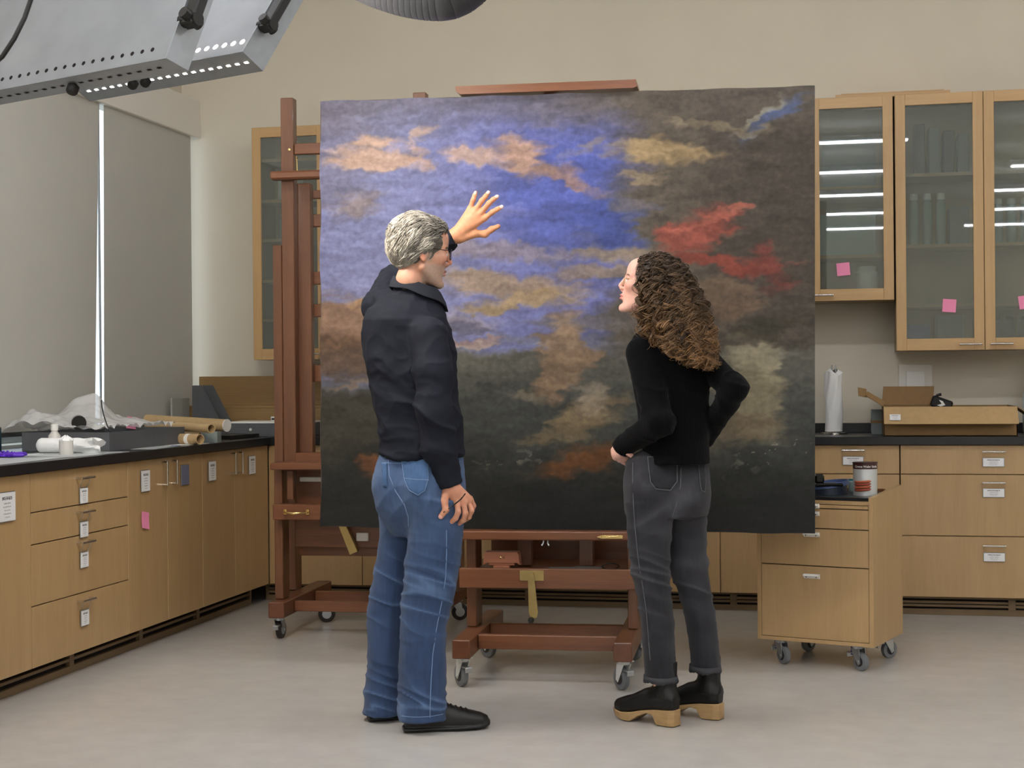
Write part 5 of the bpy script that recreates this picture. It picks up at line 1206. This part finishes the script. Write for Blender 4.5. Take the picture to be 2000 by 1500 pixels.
ar = np.exp(-(np.linalg.norm(sv - EL_R, axis=1) / .13) ** 2) + np.exp(-(np.linalg.norm(sv - at(805, 850, 5.15), axis=1) / .20) ** 2) + .8 * np.exp(-(np.linalg.norm(sv - at(800, 690, 5.2), axis=1) / .14) ** 2)
Q = rel @ np.array([[.90, .2, .45], [-.2, 1, .1], [-.40, .1, .9]])
d = .0095 * folds(Q, (6, 6, 17), 3.1, .9) * (.35 + np.clip(ar, 0, 1.2)) + .004 * folds(rel, (20, 20, 26), 9, .8)
sv = sv + N * (d[:, None] - .002); sv = relax(sv, sf, 1, .3)
shirt = qmesh('shirt', [(sv, sf)], 'shirt', MAN, [np.tile((.100, .112, .150), (len(sv), 1))])
# collar: folded stand
g = G(); cc = at(812, 569, YM + .02); v = []; fcs = []; nn = 48; prof = [(.076, .014), (.081, .026), (.088, .026), (.100, .004), (.106, -.018), (.100, -.020), (.093, -.002), (.076, -.040)]
tl = math.radians(-20)
for i in range(nn):
    a = 2 * math.pi * i / nn; dx, dy = math.cos(a), math.sin(a)          # dx towards the face
    hx, hy = math.cos(math.radians(33)), math.sin(math.radians(33)); fr = max(0, dx) ** 6
    for r, z in prof:
        rr = r * (1 + .10 * dx) - .004 * abs(dy); X_ = rr * dx; Y_ = rr * dy * .93; zz = z + X_ * math.tan(tl) * 1.0 - (.012 * fr if r > .08 else .004 * fr) + .0025 * math.sin(a * 5)
        v.append((cc[0] + X_ * hx - Y_ * hy - MAN.location[0], cc[1] + X_ * hy + Y_ * hx - MAN.location[1], cc[2] + zz))
np_ = len(prof)
for i in range(nn):
    for j in range(np_): fcs.append((i * np_ + j, ((i + 1) % nn) * np_ + j, ((i + 1) % nn) * np_ + (j + 1) % np_, i * np_ + (j + 1) % np_))
o = G().add(v, fcs).build('collar', mat('navy_cloth', '1a1e28', .85, bump=.2, bscale=600), shirt, smooth=True)
# cuff bands
def ringband(name, c, dirv, r, w, m, parent, th=.002, loc=None):
    d = Vector(dirv).normalized(); s = d.cross(Vector((0, 0, 1)) if abs(d.z) < .9 else Vector((1, 0, 0))).normalized(); u = s.cross(d); loc = Vector(parent.location if parent.type == 'EMPTY' else MAN.location) if loc is None else loc
    M = Matrix(((s[0], u[0], d[0], c[0] - loc[0]), (s[1], u[1], d[1], c[1] - loc[1]), (s[2], u[2], d[2], c[2] - loc[2]), (0, 0, 0, 1)))
    q = G().lathe([(r, 0), (r + th, .0), (r + th, w), (r, w), (r, 0)], n=36, M=M); q.f = q.f[:-2]; return q.build(name, m, parent, smooth=True)
# jeans
f = Field(at(700, 1415, 5.25) + [-.05, -.2, -.04], at(930, 870, 5.25) + [.06, .33, 0], .005)
f.loft(px_st([(872, 749, 898), (885, 745, 900), (905, 740, 901), (935, 736, 903), (965, 737, 905), (990, 742, 905), (1015, 752, 898, 5.29, .105), (1045, 772, 880, 5.29, .07)], 5.29, .125), .02)
f.ell(at(780, 955, 5.25), (.072, .075, .10), None, .05); f.ell(at(832, 960, 5.19), (.075, .07, .11), None, .05)
RL = px_st([(975, 808, 905), (1010, 802, 904), (1050, 799, 901), (1100, 795, 896), (1150, 791, 889), (1180, 787, 880), (1210, 784, 871), (1250, 783, 869), (1300, 782, 868), (1350, 781, 867), (1385, 781, 868), (1404, 783, 872)], 5.215, .083)
RL = [(z, x, y, a, .092 if z > .75 else .078) for z, x, y, a, b in RL]
LL = px_st([(975, 741, 830), (1010, 742, 822), (1050, 742, 812), (1100, 735, 803), (1150, 727, 798), (1180, 722, 794), (1220, 720, 790), (1300, 719, 786), (1350, 713, 784), (1392, 712, 784)], 5.37, .078)
f.loft(RL, .030, cap=1); f.loft(LL, .030, cap=1)
jv, jf = f.mesh(); N = vnormals(jv, jf); rel = jv - np.array(MAN.location); z = rel[:, 2]
kn = np.exp(-((z - .48) / .16) ** 2); an = np.exp(-((z - .10) / .10) ** 2); hp = np.exp(-((z - .82) / .13) ** 2)
Q1 = rel @ np.array([[1, 0, .35], [0, 1, .2], [-.3, 0, 1]]); Q2 = rel @ np.array([[.8, 0, -.7], [0, 1, 0], [.7, 0, .8]])
r1 = folds(Q1, (6, 6, 30), 1.3, 1.4); r2 = folds(Q2, (7, 7, 15), 5.3, .8); r3 = folds(rel, (9, 9, 5), 8.3, .8)
d = .0055 * r1 * (.3 + kn + 1.0 * an) + .0045 * r2 * (.25 + hp) + .005 * r3
jv = jv + N * (d[:, None] - .002); jv = relax(jv, jf, 1, .3)
fade = .5 * sstep(.3, 1.0, (r1 * (kn + an) + .5 * r2 * hp)) + .18 * (vn3(rel * 12) - .3) + .22 * np.exp(-((z - .80) / .14) ** 2) + .2 * np.exp(-((z - .90) / .05) ** 2)
base = np.array([.205, .275, .395]); lt = np.array([.46, .57, .72]); jc = base * (1 - np.clip(fade, 0, 1))[:, None] + lt * np.clip(fade, 0, 1)[:, None]
jeans = qmesh('jeans', [(jv, jf)], 'denim', MAN, [jc])
JT = vf_tree(jv, jf); locM = np.array(MAN.location); VD = D0v * 1.0
cpk = at(808, 925, 5.12); u = R0v; vz = UZ
k_ = .0018
outl = [(-.048, .050), (.050, .054), (.054, -.015), (.042, -.060), (.016, -.078), (-.018, -.060), (-.038, -.020)]
patch('back_pocket', JT, cpk, u, vz, VD, outl, 'denim', jeans, .0025, (.27, .38, .53), 22)
# note: children of a mesh part share its local frame
cpk2 = at(752, 925, 5.2); patch('back_pocket', JT, cpk2, u, vz, VD, [(-.012, .045), (.010, .045), (.012, -.05), (-.004, -.045)], 'denim', jeans, .0025, (.27, .38, .53), 14)
g = G(); ins_ = [(a * .93, b * .94) for a, b in outl] + [(outl[0][0] * .93, outl[0][1] * .94)]
def dens(P, n=5): 
    out = []
    for a, b in zip(P[:-1], P[1:]):
        for q in range(n): out.append((a[0] + (b[0] - a[0]) * q / n, a[1] + (b[1] - a[1]) * q / n))
    return out + [P[-1]]
stitch(g, JT, [cpk + u * a + vz * b for a, b in dens(ins_)], VD, locM, .0011, .0045); stitch(g, JT, [cpk + u * a + vz * b for a, b in dens([(-.036, -.018), (.052, -.022)], 8)], VD, locM, .0014, .0045)
stitch(g, JT, [at(x, y, 5.15) for x, y in ((872, 1035), (872, 1080), (870, 1130), (862, 1180), (852, 1230), (845, 1280), (842, 1330), (840, 1385), (840, 1402))], VD, locM, .0016, .001)
stitch(g, JT, [at(x, y, 5.15) for x, y in ((757, 895), (760, 930), (773, 960), (790, 985), (797, 1010), (797, 1030))], VD, locM, .0016, .001)
stitch(g, JT, [at(x, 1398 + .02 * (x - 780), 5.15) for x in range(785, 870, 6)], VD, locM, .0012, .001)
stitch(g, JT, [at(x, 905, 5.15) for x in range(745, 900, 8)], VD, locM, .0012, .001)
g.build('stitching', mat('thread', '7088ab', .8), jeans)
# shoes
def trainer(f):
    loftx(f, [(0.004, 0, .040, .026, .034), (.03, 0, .048, .035, .045), (.09, 0, .055, .038, .052), (.14, .002, .050, .043, .046), (.19, .004, .041, .049, .036), (.24, .004, .034, .049, .029), (.275, .002, .030, .040, .024), (.296, 0, .028, .022, .016)], .01, 0)
    loftx(f, [(-.002, 0, .011, .030, .011), (.04, 0, .011, .039, .011), (.11, 0, .012, .038, .010), (.19, .004, .011, .053, .011), (.25, .004, .012, .052, .012), (.285, .002, .016, .040, .014), (.303, 0, .022, .018, .012)], .003, 0)
    f.loft([(.05, .06, 0, .045, .037), (.13, .055, 0, .045, .038)], .015, ax=(np.array([1., 0, 0]), np.array([0, 1., 0])))
for hp_, hd, lb in (((-1.508, 5.190), 24, 'r'), ((-1.680, 5.335), 30, 'l')):
    V, F, Lc = shoe_fields(hp_, hd, .30, trainer); c = np.tile((.105, .105, .10), (len(V), 1)); c[(Lc[:, 2] < .020)] = (.075, .075, .075)
    o = qmesh('shoe', [(V, F)], 'leather', MAN, [c])
    a = math.radians(hd); g = G(); T_ = vf_tree(V, F)
    for k in range(5):
        x = .150 + .018 * k; pts = []
        for y in np.linspace(-.024, .024, 7): pts.append(np.array([hp_[0] + x * math.cos(a) - y * math.sin(a), hp_[1] + x * math.sin(a) + y * math.cos(a), .30]))
        stitch(g, T_, pts, (0, 0, -1), locM, .0022, .002)
    g.build('laces', 'black', o)
# cord around the hand
hp1 = vf_tree(*h1); g = G(); stitch(g, hp1, [at(x, y, 5.12) for x, y in ((909, 955), (908, 966), (900, 976), (890, 984), (878, 993), (866, 1001))], VD, locM, .0022, .0018); g.build('wrist_cord', 'black', MAN, smooth=True)
glasses('glasses', HM, 'black', .0235, .0175, .0014, MAN, zc=.006)
# hair: swept back waves
def on_skull(n, r): return np.array([-.014, 0, .034]) + n * (np.array([.096, .077, .089]) + r)
def man_scalp(L_):
    x, y, z = L_.T; ay = np.abs(y)
    ok = z > np.interp(x, [-.12, -.08, -.035, -.03, .012, .016, .030, .036, .06, .075], [-.062, -.060, -.050, -.030, .030, .000, .010, .05, .072, .078])
    return ok & (x < .074 - .15 * np.maximum(0, ay - .03))
rg = np.random.default_rng(3); n = rg.normal(size=(16000, 3)); n /= np.linalg.norm(n, axis=1, keepdims=True); L0 = on_skull(n, 0); n = n[man_scalp(L0)][:5200]; N_ = len(n); K = 13
P = np.zeros((N_, K, 3)); p = on_skull(n, 0); ln = .045 + .035 * rg.random(N_); cl = vn3(p * 55 + 5)
for k in range(K):
    t = k / (K - 1); nn_ = (p - [-.014, 0, .034]) / [.096, .077, .089]; rad = np.linalg.norm(nn_, axis=1, keepdims=True); nu_ = nn_ / rad
    wavy = np.sin(t * 8 + cl * 16)[:, None]; front = sstep(.0, .07, p[:, 0]); top = sstep(.03, .1, p[:, 2]); back = sstep(.02, -.07, p[:, 0])
    lift = (.006 + .010 * top + .010 * front * top + .010 * back) * np.sin(math.pi * min(1, t * .8 + .12)) + .006 * (vn3(n * 9) - .3) + .012 * (cl - .35) * np.sin(math.pi * t)
    P[:, k] = np.array([-.014, 0, .034]) + nu_ * (np.array([.096, .077, .089]) + lift[:, None])
    dirv = np.stack([-np.ones(N_), np.sign(p[:, 1]) * .10 + .34 * wavy[:, 0], -.25 - .9 * back + .45 * wavy[:, 0] - .35 * (1 - top)], 1); dirv -= nu_ * (dirv * nu_).sum(1, keepdims=True); dirv /= np.linalg.norm(dirv, axis=1, keepdims=True)
    p = p + dirv * (ln / K)[:, None]; q_ = (p - [-.014, 0, .034]) / [.096, .077, .089]; p = np.array([-.014, 0, .034]) + q_ / np.linalg.norm(q_, axis=1, keepdims=True) * [.096, .077, .089]
Rr = np.linspace(.0015, .0006, K)[None] * (.8 + .5 * rg.random(N_))[:, None]
tone = .36 + .40 * rg.random(N_) + .75 * (cl - .5) + .25 * sstep(.01, -.05, n[:, 0] * .1); dark = sstep(.02, .06, P[:, 0, 0]) * sstep(.02, .07, P[:, 0, 2]); tone = np.clip(tone - .22 * dark, .05, 1)
C = np.array([.22, .205, .185])[None] * (1 - tone)[:, None] + np.array([.80, .77, .71])[None] * tone[:, None]; C = np.repeat(C[:, None], K, 1)
f = Field(HM.c - .17, HM.c + .17, .004); f.ell(HM.w((-.016, 0, .037)), (.104, .085, .096), HM.M, .01)
f.ell(HM.w((.115, 0, -.025)), (.072, .12, .100), HM.M, .012, 's'); f.ell(HM.w((.0, 0, -.105)), (.15, .15, .062), HM.M, .012, 's')
for s in (-1, 1): f.ell(HM.w((-.002, .085 * s, -.005)), (.030, .03, .036), HM.M, .008, 's')
hc = f.mesh(); hn = vnormals(*hc); hcV = hc[0] + hn * (.006 * folds(HM.l(hc[0]), (22, 40, 40), 2, .9) - .003)[:, None]
hb = qmesh('hair', [(hcV, hc[1])], 'hair', MAN, [np.tile((.34, .32, .29), (len(hcV), 1))])
o = strands('hair_strands', HM.c + HM.s * (P.reshape(-1, 3) @ HM.M).reshape(P.shape), Rr, C, 'hair', hb, 3); o['kind'] = 'stuff'
# ================================================================= the woman
YW = 5.50
WOM = thing('person', 'woman with long curly brown hair, black sweater, dark jeans, wooden soled boots, hands on hips', 'person', tuple(np.array([-.72, 5.50, 0.])))
HW = HeadFrame(at(1266, 561, YW), 184, 14, 0, .93)
SW = np.array([.88, .69, .62])
nbw = at(1287, 640, YW + .03)
wv_, wf = head_mesh(HW, True, neck=(nbw, .045, .050)); wt = skin_tint(HW.l(wv_), SW, (.80, .46, .45), True)
WL = at(1212, 878, 5.50)
f = Field(WL - .11, WL + .11, .0026); Aw = lambda x, y, Y=5.50: at(x, y, Y)
f.rc(Aw(1216, 868), Aw(1207, 886), .023, .022, .01).rc(Aw(1207, 884), Aw(1222, 895, 5.52), .021, .014, .01).rc(Aw(1203, 880), Aw(1203, 893, 5.50), .018, .012, .008)
finger(f, [Aw(1202, 892, 5.50), Aw(1210, 899, 5.51), Aw(1222, 905, 5.54)], .009, .007); finger(f, [Aw(1208, 893, 5.515), Aw(1217, 902, 5.53), Aw(1228, 910, 5.55)], .009, .007); finger(f, [Aw(1214, 892, 5.53), Aw(1224, 900, 5.55), Aw(1232, 908, 5.57)], .009, .007); finger(f, [Aw(1219, 890, 5.545), Aw(1228, 897, 5.56), Aw(1236, 903, 5.58)], .008, .0065)
finger(f, [Aw(1216, 876, 5.485), Aw(1226, 884, 5.475), Aw(1236, 893, 5.48)], .012, .008)
w1 = f.mesh()
WRR = at(1376, 862, 5.62); f = Field(WRR - .10, WRR + .10, .004); f.rc(at(1378, 850, 5.61), at(1366, 885, 5.63), .023, .02, .01)
for k in range(4): finger(f, [at(1368 + 2 * k, 880, 5.63 - .008 * k), at(1360 + 2 * k, 900, 5.63 - .008 * k), at(1352 + 2 * k, 912, 5.63 - .008 * k)], .009, .007)
finger(f, [at(1376, 868, 5.61), at(1372, 885, 5.60), at(1368, 898, 5.60)], .011, .008); w2_ = f.mesh()
SHL = at(1253, 690, 5.46); ELL = at(1287, 824, 5.36); WRL = at(1211, 878, 5.50); SHR = at(1382, 712, 5.57); ELR = at(1434, 760, 5.42)
f = Field((-1.05, 5.15, 0), (-.3, 5.85, 1.45), .012)
f.loft(px_st([(700, 1270, 1360), (760, 1272, 1360), (850, 1278, 1356), (930, 1260, 1350), (1000, 1260, 1350)], 5.53, .06), .02); f.chain([SHL, ELL, WRL], [.03, .028, .02], .01); f.chain([SHR, ELR, WRR], [.03, .028, .02], .01)
f.chain([at(1265, 980, 5.47), at(1275, 1170, 5.45), at(1291, 1345, 5.46)], [.045, .032, .028], .02); f.chain([at(1345, 980, 5.56), at(1358, 1150, 5.56), at(1378, 1330, 5.60)], [.045, .032, .028], .02); wb = f.mesh()
qmesh('body', [(wv_, wf), w1, w2_, wb], 'skin', WOM, [wt, tn(w1[0], SW), tn(w2_[0], SW), tn(wb[0], SW)])
# sweater
f = Field(at(1180, 920, 5.5) + [-.04, -.25, -.03], at(1480, 590, 5.5) + [.04, .27, .0], .005)
f.loft(px_st([(640, 1258, 1330, 5.53, .06), (652, 1240, 1362, 5.53, .075), (668, 1230, 1388, 5.53, .088), (690, 1226, 1398), (720, 1230, 1396), (760, 1236, 1386), (800, 1244, 1384), (850, 1250, 1385, 5.525, .110), (880, 1256, 1386, 5.515, .122), (905, 1260, 1387, 5.51, .128)], 5.53, .105), .02, cap=1)
f.rc(SHL, ELL + [0, .01, 0], .058, .052, .02); f.rc(ELL, at(1222, 868, 5.49), .050, .041, .016); f.rc(at(1222, 868, 5.49), at(1208, 880, 5.505), .040, .036, .01)
f.rc(SHR, ELR, .056, .046, .02); f.rc(ELR, at(1389, 836, 5.58), .046, .038, .016); f.rc(at(1389, 836, 5.58), at(1379, 858, 5.61), .037, .033, .01)
cw_ = at(1209, 879, 5.50); dw = np.array(at(1203, 889, 5.51)) - np.array(at(1222, 868, 5.49)); dw /= np.linalg.norm(dw); f.op(lambda P: np.maximum(-(P - cw_) @ dw, np.linalg.norm(P - cw_, axis=-1) - .075), cw_ - .1, cw_ + .1, .003, 's')
kv, kf = f.mesh(); N = vnormals(kv, kf); rel = kv - np.array(WOM.location)
ar = np.exp(-(np.linalg.norm(kv - ELL, axis=1) / .12) ** 2) + np.exp(-(np.linalg.norm(kv - ELR, axis=1) / .09) ** 2)
kv = kv + N * (.008 * folds(rel @ np.array([[1, 0, .4], [0, 1, 0], [-.4, 0, 1]]), (9, 9, 16), 2, .8) * (.3 + np.clip(ar, 0, 1)) - .002)[:, None]
sw = qmesh('sweater', [(kv, kf)], 'knit', WOM)
g = G(); v = []; fcs = []; cN = at(1276, 632, YW + .015); prof = [(.050, -.030), (.053, .018), (.057, .030), (.062, .022), (.064, -.032)]
for i in range(40):
    a = 2 * math.pi * i / 40; dx, dy = math.cos(a), math.sin(a); hx, hy = math.cos(math.radians(170)), math.sin(math.radians(170))
    for r, z in prof:
        zz = z + r * dx * .45; X_ = r * dx + z * .35; Y_ = r * dy; v.append((cN[0] + X_ * hx - Y_ * hy + .72, cN[1] + X_ * hy + Y_ * hx - 5.50, cN[2] + zz))
for i in range(40):
    for j in range(5): fcs.append((i * 5 + j, ((i + 1) % 40) * 5 + j, ((i + 1) % 40) * 5 + (j + 1) % 5, i * 5 + (j + 1) % 5))
G().add(v, fcs).build('turtleneck', 'knit', sw, smooth=True)
# jeans
f = Field(at(1200, 1340, 5.45) + [-.05, -.2, -.03], at(1420, 870, 5.5) + [.06, .30, 0], .005)
f.loft(px_st([(878, 1256, 1376, 5.52, .095), (890, 1232, 1380, 5.52, .098), (905, 1222, 1382, 5.52, .10), (935, 1217, 1385), (965, 1218, 1384), (990, 1220, 1382), (1005, 1222, 1380)], 5.52, .105), .02)
f.ell(at(1270, 960, 5.46), (.08, .075, .09), None, .03); f.ell(at(1340, 962, 5.49), (.078, .075, .09), None, .03)
f.loft(px_st([(980, 1220, 1316), (1030, 1225, 1311), (1080, 1230, 1308), (1120, 1234, 1305), (1150, 1241, 1308), (1180, 1247, 1312), (1230, 1253, 1316), (1280, 1257, 1319), (1327, 1260, 1322)], 5.46, .070), .012, cap=1)
f.loft(px_st([(980, 1300, 1382), (1030, 1309, 1378), (1080, 1309, 1379), (1120, 1313, 1383), (1150, 1322, 1388), (1180, 1334, 1393), (1230, 1343, 1401), (1280, 1349, 1405), (1308, 1349, 1406)], 5.575, .070), .012, cap=1)
qv, qf = f.mesh(); N = vnormals(qv, qf); rel = qv - np.array(WOM.location); z = rel[:, 2]
kn = np.exp(-((z - .50) / .12) ** 2); hp = np.exp(-((z - .78) / .10) ** 2); r1 = folds(rel @ np.array([[1, 0, .3], [0, 1, .2], [-.3, 0, 1]]), (5, 5, 30), 4.3, .9); r2 = folds(rel @ np.array([[.8, 0, -.5], [0, 1, 0], [.5, 0, .8]]), (7, 7, 16), 6.3, .8); r3 = folds(rel, (10, 10, 5), 2.3, .8)
qv = qv + N * (.008 * r1 * (.2 + kn) + .007 * r2 * (.2 + hp) + .003 * r3 - .002)[:, None]; qv = relax(qv, qf, 1, .3)
fd = np.clip(.5 * (r1 * kn + r2 * hp) + .25 * (vn3(rel * 14) - .3) + .10, 0, 1)[:, None]; jw = qmesh('jeans', [(qv, qf)], 'denim', WOM, [np.array([.135, .135, .150]) * (1 - fd) + np.array([.36, .36, .38]) * fd])
QT = vf_tree(qv, qf); locW = np.array(WOM.location)
p_o = [(-.050, .060), (.060, .064), (.056, -.030), (.030, -.062), (-.025, -.055), (-.044, -.030)]
for cx_, cy_, sx in ((1293, 925, 1), (1376, 930, .25)):
    c_ = at(cx_, cy_, 5.4); ol = [(a * sx, b) for a, b in p_o]; patch('back_pocket', QT, c_, R0v, UZ, D0v, ol, 'denim', jw, .0022, (.16, .16, .175), 20)
    g = G(); stitch(g, QT, [c_ + R0v * a * .94 + UZ * b * .95 for a, b in dens(ol + ol[:1])], D0v, locW, .0013, .004); g.build('stitching', mat('thread_grey', '5c5c61', .8), jw)
g = G(); stitch(g, QT, [at(x, y, 5.4) for x, y in ((1238, 905), (1236, 940), (1237, 985), (1240, 1030), (1246, 1090), (1254, 1140), (1262, 1190), (1266, 1240), (1270, 1290))], D0v, locW, .0014, .001); stitch(g, QT, [at(x, y, 5.4) for x, y in ((1332, 915), (1330, 950), (1322, 985), (1314, 1010))], D0v, locW, .0012, .001); g.build('seam', 'thread_grey', jw)
for rows, nm_ in ((px_st([(1318, 1259, 1321, 5.46), (1330, 1258, 1324, 5.46)], 5.46, .072), 0), (px_st([(1298, 1348, 1406, 5.575), (1310, 1347, 1408, 5.575)], 5.575, .072), 0)):
    v = []; fcs = []
    for (z, cx_, cy_, a_, b_) in rows:
        for k in range(40):
            t_ = 2 * math.pi * k / 40; jt = .003 * math.sin(k * 7.1) + .002 * math.sin(k * 3.3); q = np.array([cx_, cy_, z + (jt if z < rows[0][0] else 0)]) + R0v * (a_ + .003) * math.cos(t_) + D0v * (b_ + .003) * math.sin(t_); v.append(tuple(q - locW))
    fcs = [(k, (k + 1) % 40, 40 + (k + 1) % 40, 40 + k) for k in range(40)]; o = G().add(v, fcs).build('frayed_hem', mat('hem_grey', '38383c', .9), jw, smooth=True); md = o.modifiers.new('s', 'SOLIDIFY'); md.thickness = .003
# boots
def boot_up(f):
    loftx(f, [(.004, 0, .082, .024, .030), (.03, 0, .090, .033, .042), (.08, 0, .090, .035, .045), (.13, .0, .080, .039, .042), (.18, .0, .062, .043, .034), (.22, 0, .053, .040, .030), (.25, 0, .048, .028, .023), (.262, 0, .047, .015, .014)], .012, .030)
    f.loft([(.10, .050, 0, .050, .037), (.14, .048, 0, .043, .034), (.20, .046, 0, .042, .036), (.225, .046, 0, .043, .037)], .02, ax=(np.array([1., 0, 0]), np.array([0, 1., 0])), cap=1)
def boot_sole(f):
    xs = [0, .02, .07, .10, .14, .18, .22, .25, .268]; hw = [.022, .031, .033, .031, .036, .043, .039, .027, .010]; zt = [.060, .058, .055, .051, .044, .034, .030, .035, .040]; zb = [.0, 0, .0, .036, .026, .004, .002, .010, .020]
    def fn(P):
        x = np.clip(P[..., 0], 0, .268); w_ = np.interp(x, xs, hw); t_ = np.interp(x, xs, zt); b_ = np.interp(x, [0, .062, .072, .085, .11, .145, .175, .20, .235, .268], [0, 0, .010, .034, .038, .024, .004, .0, .008, .022])
        return np.maximum(np.maximum(np.abs(P[..., 1]) - w_, np.maximum(P[..., 2] - t_, b_ - P[..., 2])), np.where(np.abs(P[..., 0] - x) > 1e-9, np.abs(P[..., 0] - x), -1))
    f.op(fn, (-.01, -.05, 0), (.28, .05, .07), .003)
for hp_, hd in (((-.584, 5.432), 152), ((-.440, 5.570), 158)):
    V, F, Lc = shoe_fields(hp_, hd, .27, boot_up); b_ = qmesh('boot', [(V, F)], 'leather', WOM, [np.tile((.055, .054, .052), (len(V), 1))])
    V, F, Lc = shoe_fields(hp_, hd, .27, boot_sole, .0025); c = np.tile((.64, .52, .36), (len(V), 1)); c[Lc[:, 2] < .004] = (.30, .24, .17); qmesh('wooden_sole', [(V, F)], 'bootwood', b_, [c])
glasses('glasses', HW, 'brass', .0235, .0215, .0008, WOM, True, zc=.002, xr=.096)
# hair: long curls
f = Field(HW.c - .18, HW.c + .20, .005); f.ell(HW.w((-.028, 0, .036)), (.096, .092, .094), HW.M, .01); f.ell(HW.w((-.055, 0, -.01)), (.080, .090, .085), HW.M, .03)
f.rc(at(1305, 600, 5.46), at(1350, 680, 5.43), .075, .060, .04); f.rc(at(1285, 590, 5.44), at(1290, 630, 5.42), .055, .035, .03)
f.ell(HW.w((.105, 0, -.03)), (.082, .12, .11), HW.M, .012, 's')
cv = f.mesh(); hw_ = qmesh('hair', [cv], 'hair', WOM, [np.tile((.13, .095, .065), (len(cv[0]), 1))])
rg = np.random.default_rng(9); NL = 300; n = rg.normal(size=(6000, 3)); n /= np.linalg.norm(n, axis=1, keepdims=True); L0 = np.array([-.022, 0, .036]) + n * np.array([.094, .084, .090])
ok = (L0[:, 2] > np.interp(L0[:, 0], [-.12, -.02, .0, .035, .075], [-.04, -.045, -.03, .03, .082])) & (L0[:, 0] < .046); n = n[ok][:NL]; L0 = L0[ok][:NL]
P0 = np.array([HW.w(q) for q in L0]); Nw = n @ HW.M; K = 90; t = np.linspace(0, 1, K)
s0 = (P0 - HW.c) @ R0v; d0 = (P0 - HW.c) @ D0v; uu = np.clip((s0 + .055) / .165, 0, 1) + .10 * rg.normal(size=NL); uu = np.clip(uu, 0, 1)
xe = 1246 + 146 * uu; ye = 655 + 66 * np.clip(uu * 1.25, 0, 1) - 55 * rg.random(NL) ** 1.6
P3 = np.array([at(x, y, 5.445 + .9 * d * .6 - .035 * (x > 1290)) for x, y, d in zip(xe, ye, d0)])
P1 = P0 + Nw * .045 + np.array([0, 0, .012]) - HW.M[0] * .018 * (L0[:, :1] > .0); P2 = P0 * .35 + P3 * .65; P2[:, 2] = P0[:, 2] * .45 + P3[:, 2] * .55; out_ = (P2 - HW.c) * [1, 1, 0]; P2 = P2 + out_ / (np.linalg.norm(out_, axis=1, keepdims=True) + 1e-6) * .025
T = t[None, :, None]; Bz = (1 - T) ** 3 * P0[:, None] + 3 * (1 - T) ** 2 * T * P1[:, None] + 3 * (1 - T) * T * T * P2[:, None] + T ** 3 * P3[:, None]
# keep locks outside the back of the sweater
lnth = np.linalg.norm(np.diff(Bz, axis=1), axis=2).sum(1)
Bz = Bz + (.013 * t[None, :, None]) * (np.sin(2 * math.pi * (1.6 * t[None] + rg.random((NL, 1))))[..., None] * R0v + np.sin(2 * math.pi * (1.9 * t[None] + rg.random((NL, 1))))[..., None] * D0v)
S = 9; lk = .16 * rg.normal(size=(NL, 1, 1)); tan = np.gradient(Bz, axis=1); tan /= np.linalg.norm(tan, axis=2, keepdims=True); Ua = np.cross(tan, np.tile(D0v, (NL, K, 1))); Ua /= np.linalg.norm(Ua, axis=2, keepdims=True) + 1e-6; Va = np.cross(tan, Ua)
turns = lnth / (.034 + .026 * rg.random(NL)); ph = rg.random(NL) * 6.28; sg = np.where(rg.random(NL) < .5, -1, 1); amp = (.004 + .0100 * np.minimum(1, t[None] * 1.8)) * (.7 + .6 * rg.random(NL))[:, None]
allP = []; allR = []; allC = []
for s in range(S):
    a = (2 * math.pi * turns[:, None] * t[None] + ph[:, None]) * sg[:, None] + .30 * rg.normal(size=(NL, 1)) + .15 * t[None] * rg.normal(size=(NL, 1)); am = amp * (.75 + .5 * rg.random((NL, 1))); o_ = rg.normal(size=(NL, 1, 2)) * .0030
    allP.append(Bz + Ua * ((am * np.cos(a)) + o_[..., 0] * (t[None] * .8 + .4))[..., None] + Va * ((am * np.sin(a)) + o_[..., 1] * (t[None] * .8 + .4))[..., None])
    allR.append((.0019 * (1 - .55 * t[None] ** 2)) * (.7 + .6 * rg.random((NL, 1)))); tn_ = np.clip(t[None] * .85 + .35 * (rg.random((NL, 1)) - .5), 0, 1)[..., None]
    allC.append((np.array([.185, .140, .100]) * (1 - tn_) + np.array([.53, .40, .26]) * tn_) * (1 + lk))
for s in range(2):          # loose frizz
    a = (2 * math.pi * turns[:, None] * (.8 + .3 * rg.random((NL, 1))) * t[None] + 6.28 * rg.random((NL, 1))); am = amp * (1.2 + .5 * rg.random((NL, 1)))
    allP.append(Bz + Ua * (am * np.cos(a) + .006 * t[None] * rg.normal(size=(NL, 1)))[..., None] + Va * (am * np.sin(a) + .006 * t[None] * rg.normal(size=(NL, 1)))[..., None]); allR.append(np.full((NL, K), .0007)); allC.append(allC[0] * 1.1)
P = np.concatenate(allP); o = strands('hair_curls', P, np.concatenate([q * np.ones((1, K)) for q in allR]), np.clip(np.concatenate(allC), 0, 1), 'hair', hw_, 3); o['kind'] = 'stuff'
